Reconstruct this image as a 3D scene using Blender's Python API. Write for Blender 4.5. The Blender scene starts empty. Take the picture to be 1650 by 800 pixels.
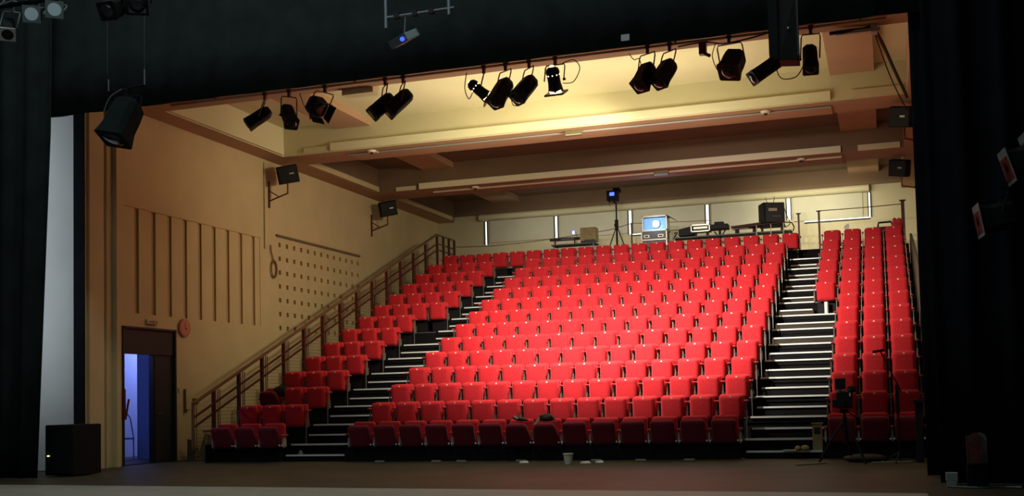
import bpy, bmesh, math, random
from mathutils import Vector, Matrix, Euler
random.seed(7)
PI = math.pi
scene = bpy.context.scene
COL = scene.collection

# ------------------------------------------------------------------ helpers
def link(o, parent=None):
    COL.objects.link(o)
    if parent is not None:
        o.parent = parent
    return o

def tag(o, label=None, cat=None, group=None, kind=None):
    if label: o['label'] = label
    if cat: o['category'] = cat
    if group: o['group'] = group
    if kind: o['kind'] = kind
    return o

def empty(name, loc=(0, 0, 0), rz=0.0):
    o = bpy.data.objects.new(name, None)
    o.empty_display_size = 0.1
    o.location = loc
    o.rotation_euler = (0, 0, rz)
    return link(o)

def copy_tree(o, parent=None):
    c = o.copy(); COL.objects.link(c)
    if parent is not None:
        c.parent = parent
    for ch in list(o.children):
        copy_tree(ch, c)
    return c

class MB:
    """collects shapes, links them as one mesh object"""
    def __init__(s):
        s.bm = bmesh.new()
    def _verts(s, vs, M=None):
        return [s.bm.verts.new(M @ Vector(v) if M else Vector(v)) for v in vs]
    def box(s, x0, x1, y0, y1, z0, z1, M=None):
        if x1 < x0: x0, x1 = x1, x0
        if y1 < y0: y0, y1 = y1, y0
        if z1 < z0: z0, z1 = z1, z0
        v = s._verts([(x0, y0, z0), (x1, y0, z0), (x1, y1, z0), (x0, y1, z0), (x0, y0, z1), (x1, y0, z1), (x1, y1, z1), (x0, y1, z1)], M)
        for f in ((3, 2, 1, 0), (4, 5, 6, 7), (0, 1, 5, 4), (1, 2, 6, 5), (2, 3, 7, 6), (3, 0, 4, 7)):
            s.bm.faces.new([v[i] for i in f])
        return s
    def quad(s, a, b, c, d, M=None):
        s.bm.faces.new(s._verts([a, b, c, d], M)); return s
    def cyl(s, p0, p1, r0, r1=None, n=10, caps=True):
        r1 = r0 if r1 is None else r1
        p0, p1 = Vector(p0), Vector(p1)
        ax = (p1 - p0).normalized()
        u = ax.orthogonal().normalized(); w = ax.cross(u)
        A = []; B = []
        for i in range(n):
            t = 2 * PI * i / n
            dd = u * math.cos(t) + w * math.sin(t)
            A.append(s.bm.verts.new(p0 + dd * r0)); B.append(s.bm.verts.new(p1 + dd * r1))
        for i in range(n):
            j = (i + 1) % n
            s.bm.faces.new((A[i], A[j], B[j], B[i]))
        if caps:
            s.bm.faces.new(A[::-1]); s.bm.faces.new(B)
        return s
    def tube(s, pts, r, n=6):
        pts = [Vector(p) for p in pts]
        rings = []
        prev = None
        for i, p in enumerate(pts):
            if i == 0: t = pts[1] - p
            elif i == len(pts) - 1: t = p - pts[-2]
            else: t = pts[i + 1] - pts[i - 1]
            t.normalize()
            if prev is None:
                u = t.orthogonal().normalized()
            else:
                u = (prev - t * prev.dot(t))
                u = u.normalized() if u.length > 1e-5 else t.orthogonal().normalized()
            prev = u; w = t.cross(u)
            rings.append([s.bm.verts.new(p + (u * math.cos(2 * PI * k / n) + w * math.sin(2 * PI * k / n)) * r) for k in range(n)])
        for a, b in zip(rings, rings[1:]):
            for k in range(n):
                j = (k + 1) % n
                s.bm.faces.new((a[k], a[j], b[j], b[k]))
        s.bm.faces.new(rings[0][::-1]); s.bm.faces.new(rings[-1])
        return s
    def loft(s, rings, caps=True, M=None):
        R = [s._verts(r, M) for r in rings]
        n = len(R[0])
        for a, b in zip(R, R[1:]):
            for k in range(n):
                j = (k + 1) % n
                s.bm.faces.new((a[k], a[j], b[j], b[k]))
        if caps:
            s.bm.faces.new(R[0][::-1]); s.bm.faces.new(R[-1])
        return s
    def ball(s, c, rx, ry=None, rz=None, u=12, v=8):
        ry = ry or rx; rz = rz or rx
        ret = bmesh.ops.create_uvsphere(s.bm, u_segments=u, v_segments=v, radius=1.0)
        for vv in ret['verts']:
            vv.co = Vector((vv.co.x * rx + c[0], vv.co.y * ry + c[1], vv.co.z * rz + c[2]))
        return s
    def build(s, name, mat, parent=None, smooth=False, bevel=0.0, seg=2, loc=None):
        bmesh.ops.recalc_face_normals(s.bm, faces=s.bm.faces)
        if bevel > 0:
            bmesh.ops.bevel(s.bm, geom=list(s.bm.edges), offset=bevel, segments=seg, affect='EDGES', profile=0.6, clamp_overlap=True)
        me = bpy.data.meshes.new(name)
        s.bm.to_mesh(me); s.bm.free()
        if smooth:
            for p in me.polygons: p.use_smooth = True
        for m in (mat if isinstance(mat, (list, tuple)) else [mat]):
            me.materials.append(m)
        o = bpy.data.objects.new(name, me)
        if loc: o.location = loc
        return link(o, parent)

def struct(o):
    o['kind'] = 'structure'; return o

# ---------------------------------------------------------------- materials
def mat(name, col, rough=0.7, metal=0.0, noise=0.0, nscale=8.0, bump=0.0, bscale=60.0, sheen=0.0, emit=None, estr=0.0, spec=0.5):
    m = bpy.data.materials.new(name); m.use_nodes = True
    nt = m.node_tree; b = nt.nodes['Principled BSDF']
    b.inputs['Base Color'].default_value = (*col, 1)
    b.inputs['Roughness'].default_value = rough
    b.inputs['Metallic'].default_value = metal
    b.inputs['Specular IOR Level'].default_value = spec
    if sheen:
        b.inputs['Sheen Weight'].default_value = sheen
        b.inputs['Sheen Roughness'].default_value = 0.4
        b.inputs['Sheen Tint'].default_value = (1, .55, .55, 1)
    tc = nt.nodes.new('ShaderNodeTexCoord')
    if noise:
        n = nt.nodes.new('ShaderNodeTexNoise'); n.inputs['Scale'].default_value = nscale
        n.inputs['Detail'].default_value = 5
        r = nt.nodes.new('ShaderNodeValToRGB')
        r.color_ramp.elements[0].position = 0.3; r.color_ramp.elements[1].position = 0.7
        r.color_ramp.elements[0].color = (*[c * (1 - noise) for c in col], 1)
        r.color_ramp.elements[1].color = (*[min(1, c * (1 + noise)) for c in col], 1)
        nt.links.new(tc.outputs['Object'], n.inputs['Vector'])
        nt.links.new(n.outputs['Fac'], r.inputs['Fac'])
        nt.links.new(r.outputs['Color'], b.inputs['Base Color'])
    if bump:
        n2 = nt.nodes.new('ShaderNodeTexNoise'); n2.inputs['Scale'].default_value = bscale
        n2.inputs['Detail'].default_value = 3
        bp = nt.nodes.new('ShaderNodeBump'); bp.inputs['Strength'].default_value = bump
        bp.inputs['Distance'].default_value = 0.01
        nt.links.new(tc.outputs['Object'], n2.inputs['Vector'])
        nt.links.new(n2.outputs['Fac'], bp.inputs['Height'])
        nt.links.new(bp.outputs['Normal'], b.inputs['Normal'])
    if emit:
        b.inputs['Emission Color'].default_value = (*emit, 1)
        b.inputs['Emission Strength'].default_value = estr
    return m

M = {}
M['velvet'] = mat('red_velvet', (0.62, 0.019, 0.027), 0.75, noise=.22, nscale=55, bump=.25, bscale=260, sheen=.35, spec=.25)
M['velvet_shaded'] = mat('red_velvet_shaded', (0.17, 0.010, 0.024), 0.8, noise=.22, nscale=55, bump=.25, bscale=260, sheen=.3, spec=.2)  # front-row and half-open pans: their shade is put into the colour
M['velvet_pad'] = mat('red_velvet_pad', (0.55, 0.03, 0.04), 0.7, sheen=.4, spec=.3)
M['bracket'] = mat('seat_bracket_shaded', (0.20, 0.16, 0.12), 0.5, .3)  # upper-row brackets: shade in the seat gaps darkens this colour
M['bracket_light'] = mat('seat_bracket_pale', (0.5, 0.48, 0.46), 0.45, .3)
M['plate'] = mat('number_plate_metal', (1.0, 0.95, 0.8), 0.3)
M['hinge'] = mat('hinge_cap_white', (0.75, 0.75, 0.72), 0.4)
M['deck'] = mat('deck_black', (0.0045, 0.0045, 0.0048), 0.85, noise=.3, nscale=3, spec=.2)
M['deck_reflect'] = mat('deck_brown_reflection', (0.03, 0.021, 0.008), 0.7, noise=.3, nscale=3)  # brown reflection on the upper right steps, put into the colour
M['nosing'] = mat('step_nosing_white', (0.88, 0.95, 0.90), 0.35, .1)
M['metal_edge'] = mat('dull_edge_metal', (0.25, 0.27, 0.27), 0.4, .6)
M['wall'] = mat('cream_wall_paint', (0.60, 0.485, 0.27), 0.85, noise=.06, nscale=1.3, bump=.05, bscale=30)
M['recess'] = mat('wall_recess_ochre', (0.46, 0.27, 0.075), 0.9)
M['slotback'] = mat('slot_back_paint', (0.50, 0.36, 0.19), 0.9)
M['backwall'] = mat('back_wall_paint', (0.58, 0.52, 0.34), 0.85, noise=.06, nscale=1.0)
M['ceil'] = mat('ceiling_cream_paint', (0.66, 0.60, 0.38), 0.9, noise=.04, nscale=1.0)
M['casing_lit'] = mat('casing_lit_tone', (0.80, 0.76, 0.53), 0.85)  # same cream as the beams, lightened to paint in the stronger light
M['ceil_shaded'] = mat('ceiling_shaded_tone', (0.19, 0.12, 0.072), 0.9, noise=.08, nscale=1.0)  # same cream ceiling with the farther bays' shade put into the colour
M['beam_bounce'] = mat('beam_bounce_tint', (0.46, 0.28, 0.17), 0.9, noise=.05, nscale=1.0)  # cream with the red bounce from the seats put into the colour
M['floor'] = mat('stage_floor_dark', (0.056, 0.047, 0.028), 0.55, noise=.35, nscale=.8, spec=.3)
M['mat'] = mat('dance_floor_grey', (0.36, 0.35, 0.30), 0.6, noise=.08, nscale=2.0)
M['drape'] = mat('black_drape', (0.017, 0.0225, 0.0230), 0.95, noise=.2, nscale=3, spec=.1)
M['drape_r'] = mat('black_drape_side', (0.009, 0.009, 0.014), 0.95, noise=.2, nscale=3, spec=.1)
M['whiteflat'] = mat('white_flat_paint', (0.62, 0.64, 0.66), 0.8, noise=.03, nscale=2)
M['rail'] = mat('maroon_rail_paint', (0.075, 0.016, 0.010), 0.45, .2)
M['handrail'] = mat('handrail_brown', (0.16, 0.085, 0.035), 0.4)
M['wire'] = mat('rail_wire', (0.20, 0.15, 0.09), 0.5, .4)
M['lamp'] = mat('lantern_black', (0.012, 0.013, 0.012), 0.6, noise=.2, nscale=10, spec=.25)
M['lampgreen'] = mat('lantern_dark_green', (0.007, 0.011, 0.011), 0.8, noise=.2, nscale=6, spec=.08)
M['yoke'] = mat('yoke_dark_red', (0.11, 0.022, 0.014), 0.5, .3)
M['lens'] = mat('lens_glass_dark', (0.02, 0.025, 0.03), 0.08, .0)
M['lens_on'] = mat('lens_lit', (1, .9, .7), 0.3, emit=(1.0, .86, .58), estr=14)
M['vent_on'] = mat('lamp_vent_glow', (1, .9, .7), 0.3, emit=(1.0, .84, .56), estr=1.6)
M['gel_blue'] = mat('pale_blue_gel', (0.25, 0.33, 0.37), 0.5, emit=(.25, .33, .37), estr=.22)
M['gelframe'] = mat('gel_frame_grey', (0.13, 0.17, 0.17), 0.5, .4)
M['frame_white'] = mat('frame_light_metal', (0.42, 0.45, 0.45), 0.5, .3)
M['grey_metal'] = mat('grey_metal', (0.17, 0.19, 0.21), 0.4, .7)
M['proj'] = mat('projector_grey_plastic', (0.34, 0.40, 0.43), 0.45)
M['blue_led'] = mat('blue_lens_glow', (.05, .1, .7), 0.2, emit=(.05, .12, 1.0), estr=1.6)
M['blue_scr'] = mat('blue_display_glow', (.02, .05, .8), 0.2, emit=(.03, .06, 1.0), estr=6)
M['black'] = mat('black_plastic', (0.010, 0.010, 0.012), 0.6, spec=.2)
M['darkgrey'] = mat('dark_grey_plastic', (0.035, 0.036, 0.038), 0.5)
M['speaker'] = mat('speaker_cabinet_black', (0.010, 0.011, 0.012), 0.8, noise=.2, nscale=20, spec=.15)
M['badge'] = mat('speaker_badge_grey', (0.35, 0.36, 0.34), 0.4, .4)
M['darkframe'] = mat('door_frame_dark', (0.022, 0.020, 0.019), 0.6)
M['bluewall'] = mat('corridor_wall_blue', (0.45, 0.50, 0.70), 0.8)
M['bluedoor'] = mat('corridor_door_blue', (0.11, 0.15, 0.30), 0.7)
M['slit'] = mat('daylight_slit', (1, 1, 1), 0.5, emit=(.90, 1.0, .95), estr=1.3)
M['blind'] = mat('blind_fabric', (0.56, 0.54, 0.42), 0.9, noise=.05, nscale=1.5)
M['case_edge'] = mat('flight_case_aluminium', (0.65, 0.62, 0.48), 0.35, .5)
M['case_lam'] = mat('flight_case_laminate', (0.09, 0.085, 0.08), 0.5)
M['beam_on'] = mat('projector_lens_lit', (1, 1, 1), 0.2, emit=(.55, .78, 1.0), estr=120)
M['beam_halo'] = mat('projector_face_lit', (.2, .4, .8), 0.3, emit=(.05, .16, .5), estr=.55)
M['card'] = mat('cardboard', (0.36, 0.29, 0.13), 0.85, noise=.15, nscale=8)
M['clock'] = mat('clock_face_pink', (0.62, 0.22, 0.15), 0.6)
M['clockrim'] = mat('clock_rim_red', (0.50, 0.13, 0.08), 0.5)
M['cream_plastic'] = mat('cream_plastic', (0.55, 0.48, 0.30), 0.5)
M['sign_red'] = mat('sign_red_mark', (0.4, 0.06, 0.03), 0.5)
M['cable'] = mat('cable_brown', (0.20, 0.09, 0.04), 0.6)
M['blackcable'] = mat('cable_black', (0.02, 0.012, 0.01), 0.6)
M['cup'] = mat('white_plastic_cup', (0.72, 0.76, 0.62), 0.35)
M['paper'] = mat('white_paper', (0.75, 0.78, 0.70), 0.8)
M['tape'] = mat('floor_tape', (0.30, 0.30, 0.22), 0.7)
M['olive'] = mat('side_panel_olive', (0.13, 0.115, 0.07), 0.8, noise=.1, nscale=2)
M['bag'] = mat('bag_dark_brown', (0.035, 0.018, 0.010), 0.7, noise=.4, nscale=14, bump=.4, bscale=20)
M['strap'] = mat('bag_strap_olive', (0.17, 0.11, 0.05), 0.7)
M['gel_red'] = mat('gel_red', (0.25, 0.035, 0.03), 0.6, noise=.5, nscale=9)
M['sticker'] = mat('sticker_dull_red', (0.13, 0.03, 0.02), 0.7, noise=.5, nscale=14)
M['hoodgrey'] = mat('hood_grey', (0.16, 0.17, 0.18), 0.7)
M['gel_white'] = mat('gel_frost_white', (0.36, 0.36, 0.36), 0.6, noise=.3, nscale=14)
M['detector'] = mat('detector_white', (0.75, 0.70, 0.5), 0.5)
M['emlight'] = mat('emergency_light_olive', (0.17, 0.14, 0.06), 0.5)
M['boxgrey'] = mat('pale_grey_box', (0.35, 0.38, 0.40), 0.6)
M['tableblue'] = mat('table_grey', (0.10, 0.11, 0.12), 0.6)

# ---------------------------------------------------------------- camera
cam_d = bpy.data.cameras.new('camera'); cam = bpy.data.objects.new('camera', cam_d); COL.objects.link(cam)
cam.location = (9.6013, -18.9033, 1.1316)
cam.rotation_euler = (1.6254665, 0.0243026, 0.3098399)
cam_d.sensor_width = 36.0
cam_d.lens = 1767.81 / 1650 * 36
cam_d.shift_x = (825 - 866.05) / 1650
cam_d.shift_y = (544.97 - 400) / 1650
cam_d.clip_end = 200
scene.camera = cam

# ---------------------------------------------------------------- key sizes
D = 0.90423      # row depth
H = 0.36508      # row rise
P = 0.53         # seat pitch
XW = -4.63       # left wall plane
YB = 15.1        # back wall plane
ZS = 7.08        # underside of soffits and beams
ZC = 7.78        # recessed ceiling
def deck_z(r): return 0.0 if r == 1 else (r - 1) * H - 0.045

# ---------------------------------------------------------------- room shell
def holed_wall(y0, y1, z0, z1, holes, x, depth, thick):
    """wall in plane X=x facing +X with rectangular recesses; holes = (ya,yb,za,zb,through)"""
    ys = sorted({y0, y1, *[h[0] for h in holes], *[h[1] for h in holes]})
    zs = sorted({z0, z1, *[h[2] for h in holes], *[h[3] for h in holes]})
    bm = bmesh.new()
    vd = {}
    def V(x_, y_, z_):
        k = (round(x_, 4), round(y_, 4), round(z_, 4))
        if k not in vd: vd[k] = bm.verts.new((x_, y_, z_))
        return vd[k]
    def inside(y, z):
        for h in holes:
            if h[0] < y < h[1] and h[2] < z < h[3]: return h
        return None
    for a, b in zip(ys, ys[1:]):
        for c, d in zip(zs, zs[1:]):
            hh = inside((a + b) / 2, (c + d) / 2)
            if hh is None:
                bm.faces.new((V(x, a, c), V(x, b, c), V(x, b, d), V(x, a, d)))
            elif not hh[4]:
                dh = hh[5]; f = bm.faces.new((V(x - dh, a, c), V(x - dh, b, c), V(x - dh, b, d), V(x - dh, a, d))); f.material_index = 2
            else:
                pass
    for h in holes:
        dd = thick if h[4] else h[5]
        a, b, c, d = h[:4]
        for q in (((x, a, c), (x, a, d), (x - dd, a, d), (x - dd, a, c)), ((x, b, c), (x - dd, b, c), (x - dd, b, d), (x, b, d)),
                  ((x, a, d), (x, b, d), (x - dd, b, d), (x - dd, a, d)), ((x, a, c), (x - dd, a, c), (x - dd, b, c), (x, b, c))):
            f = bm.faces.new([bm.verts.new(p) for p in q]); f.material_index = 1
    me = bpy.data.meshes.new('wall_left'); bm.to_mesh(me); bm.free()
    return me

holes = []
for j in range(9):                                     # tall acoustic slots
    ya = -0.5126 + j * 0.5292
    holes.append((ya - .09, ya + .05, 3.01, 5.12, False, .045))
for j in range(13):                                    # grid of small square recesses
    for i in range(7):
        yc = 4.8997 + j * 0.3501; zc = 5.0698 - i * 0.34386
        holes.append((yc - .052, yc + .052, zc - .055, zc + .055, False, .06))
holes.append((-0.969, 0.698, 0.0, 2.718, True))        # doorway
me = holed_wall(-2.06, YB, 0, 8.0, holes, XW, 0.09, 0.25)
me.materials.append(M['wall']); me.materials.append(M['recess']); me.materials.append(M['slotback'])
wl = bpy.data.objects.new('wall_left', me); link(wl); struct(wl)

# floor
b = MB(); b.box(-9, 16, -22, YB + .2, -0.2, 0); struct(b.build('floor', M['floor']))
b = MB()
v = [b.bm.verts.new(p) for p in ((-7.5, -5.05, 0.006), (9.95, -6.35, 0.006), (9.95, -20, 0.006), (-7.5, -20, 0.006))]
b.bm.faces.new(v)
w = [b.bm.verts.new(p) for p in ((-7.5, -5.05, 0.0), (9.95, -6.35, 0.0), (9.95, -20, 0.0), (-7.5, -20, 0.0))]
b.bm.faces.new(w[::-1])
for i in range(4):
    j = (i + 1) % 4
    b.bm.faces.new((v[i], w[i], w[j], v[j]))
tag(b.build('dance_floor_mat', M['mat']), 'pale grey dance floor covering laid on the dark stage nearest the viewer', 'floor mat')

# back wall and right wall
b = MB(); b.box(XW - .3, 10.95, YB, YB + .2, 0, 8.0); struct(b.build('wall_back', M['backwall']))
b = MB(); b.box(10.75, 10.95, -3.6, YB, 0, 8.0); struct(b.build('wall_right', M['wall']))
# ceiling
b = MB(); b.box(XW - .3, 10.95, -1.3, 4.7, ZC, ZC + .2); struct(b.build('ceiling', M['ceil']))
b = MB(); b.box(XW - .3, 10.95, 4.7, YB + .2, ZC, ZC + .2); struct(b.build('ceiling', M['ceil_shaded']))
tn = [0]
def trim(bb, m):
    tn[0] += 1
    return struct(bb.build('trim_%d' % tn[0], m))
def split_mats(o, test):
    for p in o.data.polygons: p.material_index = test(p)
    return o
for (ya, yb, fm) in ((-2.0, 4.2, 'ceil'), (4.2, YB, 'ceil_shaded')):       # left soffit
    split_mats(trim(MB().box(XW - .05, -4.07, ya, yb, ZS, ZC), [M['beam_bounce'], M[fm]]), lambda p: 1 if p.normal.x > .5 else 0)
trim(MB().box(-4.07, -4.0, -1.0, 4.1, 7.10, 7.27), M['ceil'])
trim(MB().box(-4.07, -4.0, 5.3, 9.28, 7.10, 7.24), M['wall'])
trim(MB().box(-4.07, -4.0, 10.5, 14.8, 7.10, 7.22), M['wall'])
trim(MB().box(10.19, 10.8, -2.0, YB, ZS, ZC), M['beam_bounce'])             # right soffit
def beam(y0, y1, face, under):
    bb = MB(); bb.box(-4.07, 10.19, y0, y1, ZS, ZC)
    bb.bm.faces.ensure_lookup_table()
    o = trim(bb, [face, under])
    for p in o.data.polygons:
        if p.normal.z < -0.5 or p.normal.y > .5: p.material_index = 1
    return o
beam(-1.25, -0.36, M['ceil'], M['beam_bounce'])
beam(4.2, 5.2, M['ceil'], M['beam_bounce'])
beam(9.35, 10.45, M['ceil_shaded'], M['beam_bounce'])
trim(MB().box(-4.07, 10.19, YB - .03, YB - .005, 7.25, ZC), M['ceil_shaded'])  # dark strip painting the shade on the upper back wall
# raised casings on the beams' front edges
for (y, z0, z1) in ((4.2, 7.10, 7.285), (9.35, 7.085, 7.25)):
    trim(MB().box(-2.78, 8.69, y - .07, y, z0, z1), M['casing_lit'])
    trim(MB().box(-3.5, -2.9, y - .04, y, z0, z1 - .05), M['ceil'])
    trim(MB().box(9.1, 10.1, y - .04, y, z0, z1 - .02), M['ceil'])
    trim(MB().box(-2.5, 8.69, y + .33, y + .95, z0 - .05, ZS), M['beam_bounce'])
    tag(MB().box(-2.5, 8.69, y + .29, y + .33, z0 - .065, z0 - .038).build('cable_tray', M['frame_white'] if y < 5 else M['ceil']),
        'thin white cable tray along underside of the %s ceiling beam' % ('nearer' if y < 5 else 'farther'), 'cable tray')
for bb_y in ((-.36, 4.2), (5.2, 9.35), (10.45, YB)):       # longitudinal ribs
    for (xa, xb) in ((-2.65, -1.75), (8.7, 9.57)):
        trim(MB().box(xa, xb, bb_y[0], bb_y[1], 7.62, ZC), M['beam_bounce'])
# small stub in the first bay
trim(MB().box(-.1, .55, -.36, -.1, 6.98, 7.3), M['ceil'])
# roller housing on the back wall, with rounded front
b = MB()
rings = []
for x in (-3.1, 9.27):
    rg = []
    for k in range(9):
        a = -PI / 2 + PI * k / 8
        rg.append((x, YB - .16 - .11 * math.cos(a), 7.135 + .105 * math.sin(a)))
    rg += [(x, YB, 7.24), (x, YB, 7.03)]
    rings.append(rg)
b.loft(rings); trim(b, M['backwall'])
# pilaster and pipes on left wall near the proscenium
trim(MB().box(XW, XW + .05, -1.95, -1.55, 0, 7.08), M['wall'])
trim(MB().box(XW, XW + .10, -1.25, -1.13, 0, 7.08), M['wall'])
trim(MB().box(XW, XW + .04, 4.72, 9.2, 5.26, 5.315), M['handrail'])
trim(MB().cyl((XW + .03, 4.2, 4.9), (XW + .03, 4.2, 7.0), .018), M['wall'])
trim(MB().cyl((XW + .03, -1.45, 0), (XW + .03, -1.45, 7.0), .02), M['wall'])
trim(MB().box(XW, XW + .008, -.9, 4.0, 5.125, 5.14).box(XW, XW + .008, 3.985, 4.0, 3.0, 5.125), M['recess'])
struct(MB().box(XW, XW + .02, .72, 4.6, 0, .1).build('baseboard_left', M['wall']))

# ---- door
door = struct(MB().box(XW - .12, XW - .02, -0.969, 0.698, 2.2, 2.718).build('door_1', M['darkframe']))
struct(MB().box(XW - .2, XW + .03, -0.985, -0.945, 0, 2.73).box(XW - .2, XW + .03, .66, .705, 0, 2.73).box(XW - .2, XW + .03, -0.985, .705, 2.70, 2.74).build('door_frame', M['darkframe'], door))
struct(MB().box(XW - .13, XW - .05, 0.06, 0.665, 0.01, 2.2).build('door_leaf', M['darkframe'], door))
struct(MB().box(XW - .13, XW - .02, -0.0, .06, 0.0, 2.2).build('door_post', M['black'], door))
struct(MB().cyl((XW - .05, .12, 1.0), (XW + .02, .12, 1.0), .012).cyl((XW + .02, .12, 1.0), (XW + .02, .24, 1.0), .01).build('door_handle', M['grey_metal'], door))
struct(MB().box(XW + .005, XW + .06, -1.0, -.95, .9, 1.5).cyl((XW + .05, -.95, .9), (XW + .09, -.9, 1.3), .02).build('push_bar', M['yoke'], door))
# corridor behind the door
struct(MB().box(-7.3, -7.2, -1.5, 4.2, 0, 3).box(-7.3, -4.9, -1.6, -1.5, 0, 3).box(-7.3, -4.9, 4.2, 4.3, 0, 3).box(-7.3, -4.9, -1.6, 4.3, 3, 3.1).build('wall_corridor', M['bluewall']))
struct(MB().box(-6.6 + .2, -4.95, 1.75, 1.8, 0, 3).build('wall_partition', M['bluedoor']))
t = empty('folding_chair', (-6.55, 1.35, 0)); tag(t, 'thin framed chair glimpsed through the open blue lit doorway', 'chair')
b = MB(); arc = [(0.0 + .18 * math.sin(k / 8 * 1.4), -.2, .05 + 1.0 * k / 8) for k in range(9)]
b.tube([(.25, -.2, 0), (.24, -.2, .5), (.16, -.2, .9), (.0, -.2, 1.1)], .014).tube([(.25, .15, 0), (.24, .15, .5), (.16, .15, .9), (.0, .15, 1.1)], .014)
b.build('frame', M['bluedoor'], t); MB().box(-.12, .27, -.2, .15, .44, .47).build('seat', M['bluedoor'], t)

# ---- windows: dark blinds with daylight leaking at their edges
for i, x in enumerate((-2.92, -.49, 1.97, 4.43, 6.91, 9.265)):
    zb = [6.25, 6.31, 6.27, 6.41, 6.37, 6.29][i]
    wdt = [.03, .04, .045, .045, .05, .022][i]
    wn = struct(MB().box(x - wdt - .03, x - wdt, YB - .05, YB, zb, 7.02).box(x + wdt, x + wdt + .03, YB - .05, YB, zb, 7.02).build('window_%d' % (i + 1), M['darkframe']))
    struct(MB().box(x - wdt, x + wdt, YB - .02, YB, zb, 7.01).build('glass_slit', M['slit'], wn))
    if i == 2:
        struct(MB().box(x, x + .75, YB - .02, YB, zb - .035, zb - .005).build('glass_slit', M['slit'], wn))
        struct(MB().box(x, x + .75, YB - .05, YB, zb - .06, zb - .035).build('sill', M['darkframe'], wn))
    if i == 5:
        struct(MB().box(x - 1.9, x, YB - .02, YB, zb - .035, zb - .005).build('glass_slit', M['slit'], wn))
        struct(MB().box(x - 1.9, x, YB - .05, YB, zb - .06, zb - .035).build('sill', M['darkframe'], wn))
xs = (-2.85, -.42, 2.04, 4.50, 6.98, 9.23)
for i in range(5):
    o = MB().box(xs[i] + .06, xs[i + 1] - .16, YB - .035, YB - .004, 6.3, 7.04).build('roller_blind', M['blind'])
    tag(o, ['beige roller blind on back wall nearest the left wall', 'beige roller blind behind the sound desk and cardboard box',
            'beige roller blind behind the glowing projector', 'beige roller blind behind the black receiver case',
            'beige roller blind above the right aisle beside the corner'][i], 'blind', 'roller blinds along the back wall')

# ---------------------------------------------------------------- drapes
def drape(name, x0, x1, z0, z1, y, m, label, amp=.05, wl=.35, x0t=None):
    bm = bmesh.new(); n = max(8, int((x1 - x0) / wl * 8)); nz = 6
    x0t = x0 if x0t is None else x0t
    g = []
    for k in range(nz + 1):
        z = z0 + (z1 - z0) * k / nz
        xa = x0 + (x0t - x0) * k / nz
        g.append([bm.verts.new((xa + (x1 - xa) * i / n, y + amp * math.sin(2 * PI * i * (x1 - x0) / n / wl) * (1 - .25 * k / nz) + amp * .4 * math.sin(i * 1.7), z)) for i in range(n + 1)])
    for k in range(nz):
        for i in range(n):
            bm.faces.new((g[k][i], g[k][i + 1], g[k + 1][i + 1], g[k + 1][i]))
    me = bpy.data.meshes.new(name); bm.to_mesh(me); bm.free()
    for p in me.polygons: p.use_smooth = True
    me.materials.append(m)
    o = bpy.data.objects.new(name, me); link(o)
    so = o.modifiers.new('thickness', 'SOLIDIFY'); so.thickness = .012
    return tag(o, label, 'curtain')
# border with a slightly sagging lower hem
drape('border_curtain', -9.0, 15.0, 6.045, 11.5, -4.0, M['drape'], 'wide black border curtain hanging across the top of the stage opening', amp=.02, wl=.9)
drape('leg_curtain', -10.0, -3.77, 0.01, 11.5, -4.16, M['drape'], 'black leg curtain hanging at the left edge of the stage', amp=.04, wl=.4).location = (0, 0, 0)
lc = bpy.data.objects['leg_curtain']
for vtx in lc.data.vertices:      # the free edge drifts with height as it hangs
    if vtx.co.x > -4.6:
        vtx.co.x += min(vtx.co.z, 6.3) * .047 * (vtx.co.x + 4.6) / .83
drape('leg_curtain', 10.035, 11.2, 0.01, 11.5, -3.86, M['drape_r'], 'black leg curtain framing the right edge of the seating view', amp=.02, wl=.5)
drape('leg_curtain', 10.15, 16.0, 0.01, 11.5, -5.0, M['drape_r'], 'nearer black curtain filling the dark right wing', amp=.05, wl=.5)
# narrow black drape and pale flat left
o = MB().box(-4.50, -4.27, -2.47, -2.44, .01, 7.3).build('masking_drape', M['drape_r']); tag(o, 'narrow black masking strip between pale panel and cream wall', 'curtain')
o = MB().box(-6.6, -4.42, -2.36, -2.32, .01, 7.3).build('masking_flat', M['whiteflat'], bevel=.004)
tag(o, 'tall pale grey white flat standing beside the left leg curtain', 'stage flat')

# subwoofer box left
t = empty('subwoofer', (-3.72, -3.3, 0)); tag(t, 'black subwoofer cabinet on the floor below the pale grey flat', 'speaker')
MB().box(-.33, .24, -.38, .32, .02, .87).build('cabinet', M['speaker'], t, bevel=.015)
MB().box(-.30, .21, -.40, -.38, .06, .83).build('grille', M['black'], t, bevel=.005)
MB().box(-.26, -.22, -.415, -.40, .34, .36).build('status_light', mat('led_green', (.7, .8, .3), emit=(.7, .9, .2), estr=2), t)
for sx in (-.28, .19):
    MB().cyl((sx, 0, 0), (sx, 0, .03), .03).build('foot', M['black'], t)

def XE_R(r): return 7.155
# ---------------------------------------------------------------- tribune
rowX = {}
plat = empty('tiered_platform', (3.4, 0, 0)); tag(plat, 'black stepped seating platform carrying all the red seats', 'seating platform')
for r in range(2, 15):
    yr = (r - 2) * D + .5
    y1 = (r - 1) * D + .5 if r < 14 else 14.2
    o = MB().box(-3.33 - 3.4, 10.27 - 3.4, yr, y1, max(0, deck_z(r) - H * (1 if r > 2 else .9)), deck_z(r)).build('deck', M['deck'], plat)
    MB().box(-3.33 - 3.4, 10.27 - 3.4, yr - .012, yr - .002, deck_z(r) - .022, deck_z(r) - .004).build('deck_edge', M['metal_edge'], o)
o = MB().box(-3.33 - 3.4, -1.93 - 3.4, .10, .14, .0, .32).box(-.40 - 3.4, 7.14 - 3.4, .10, .14, 0, .32).box(8.52 - 3.4, 10.25 - 3.4, .10, .14, 0, .32).build('front_skirt', M['deck'], plat)
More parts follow.
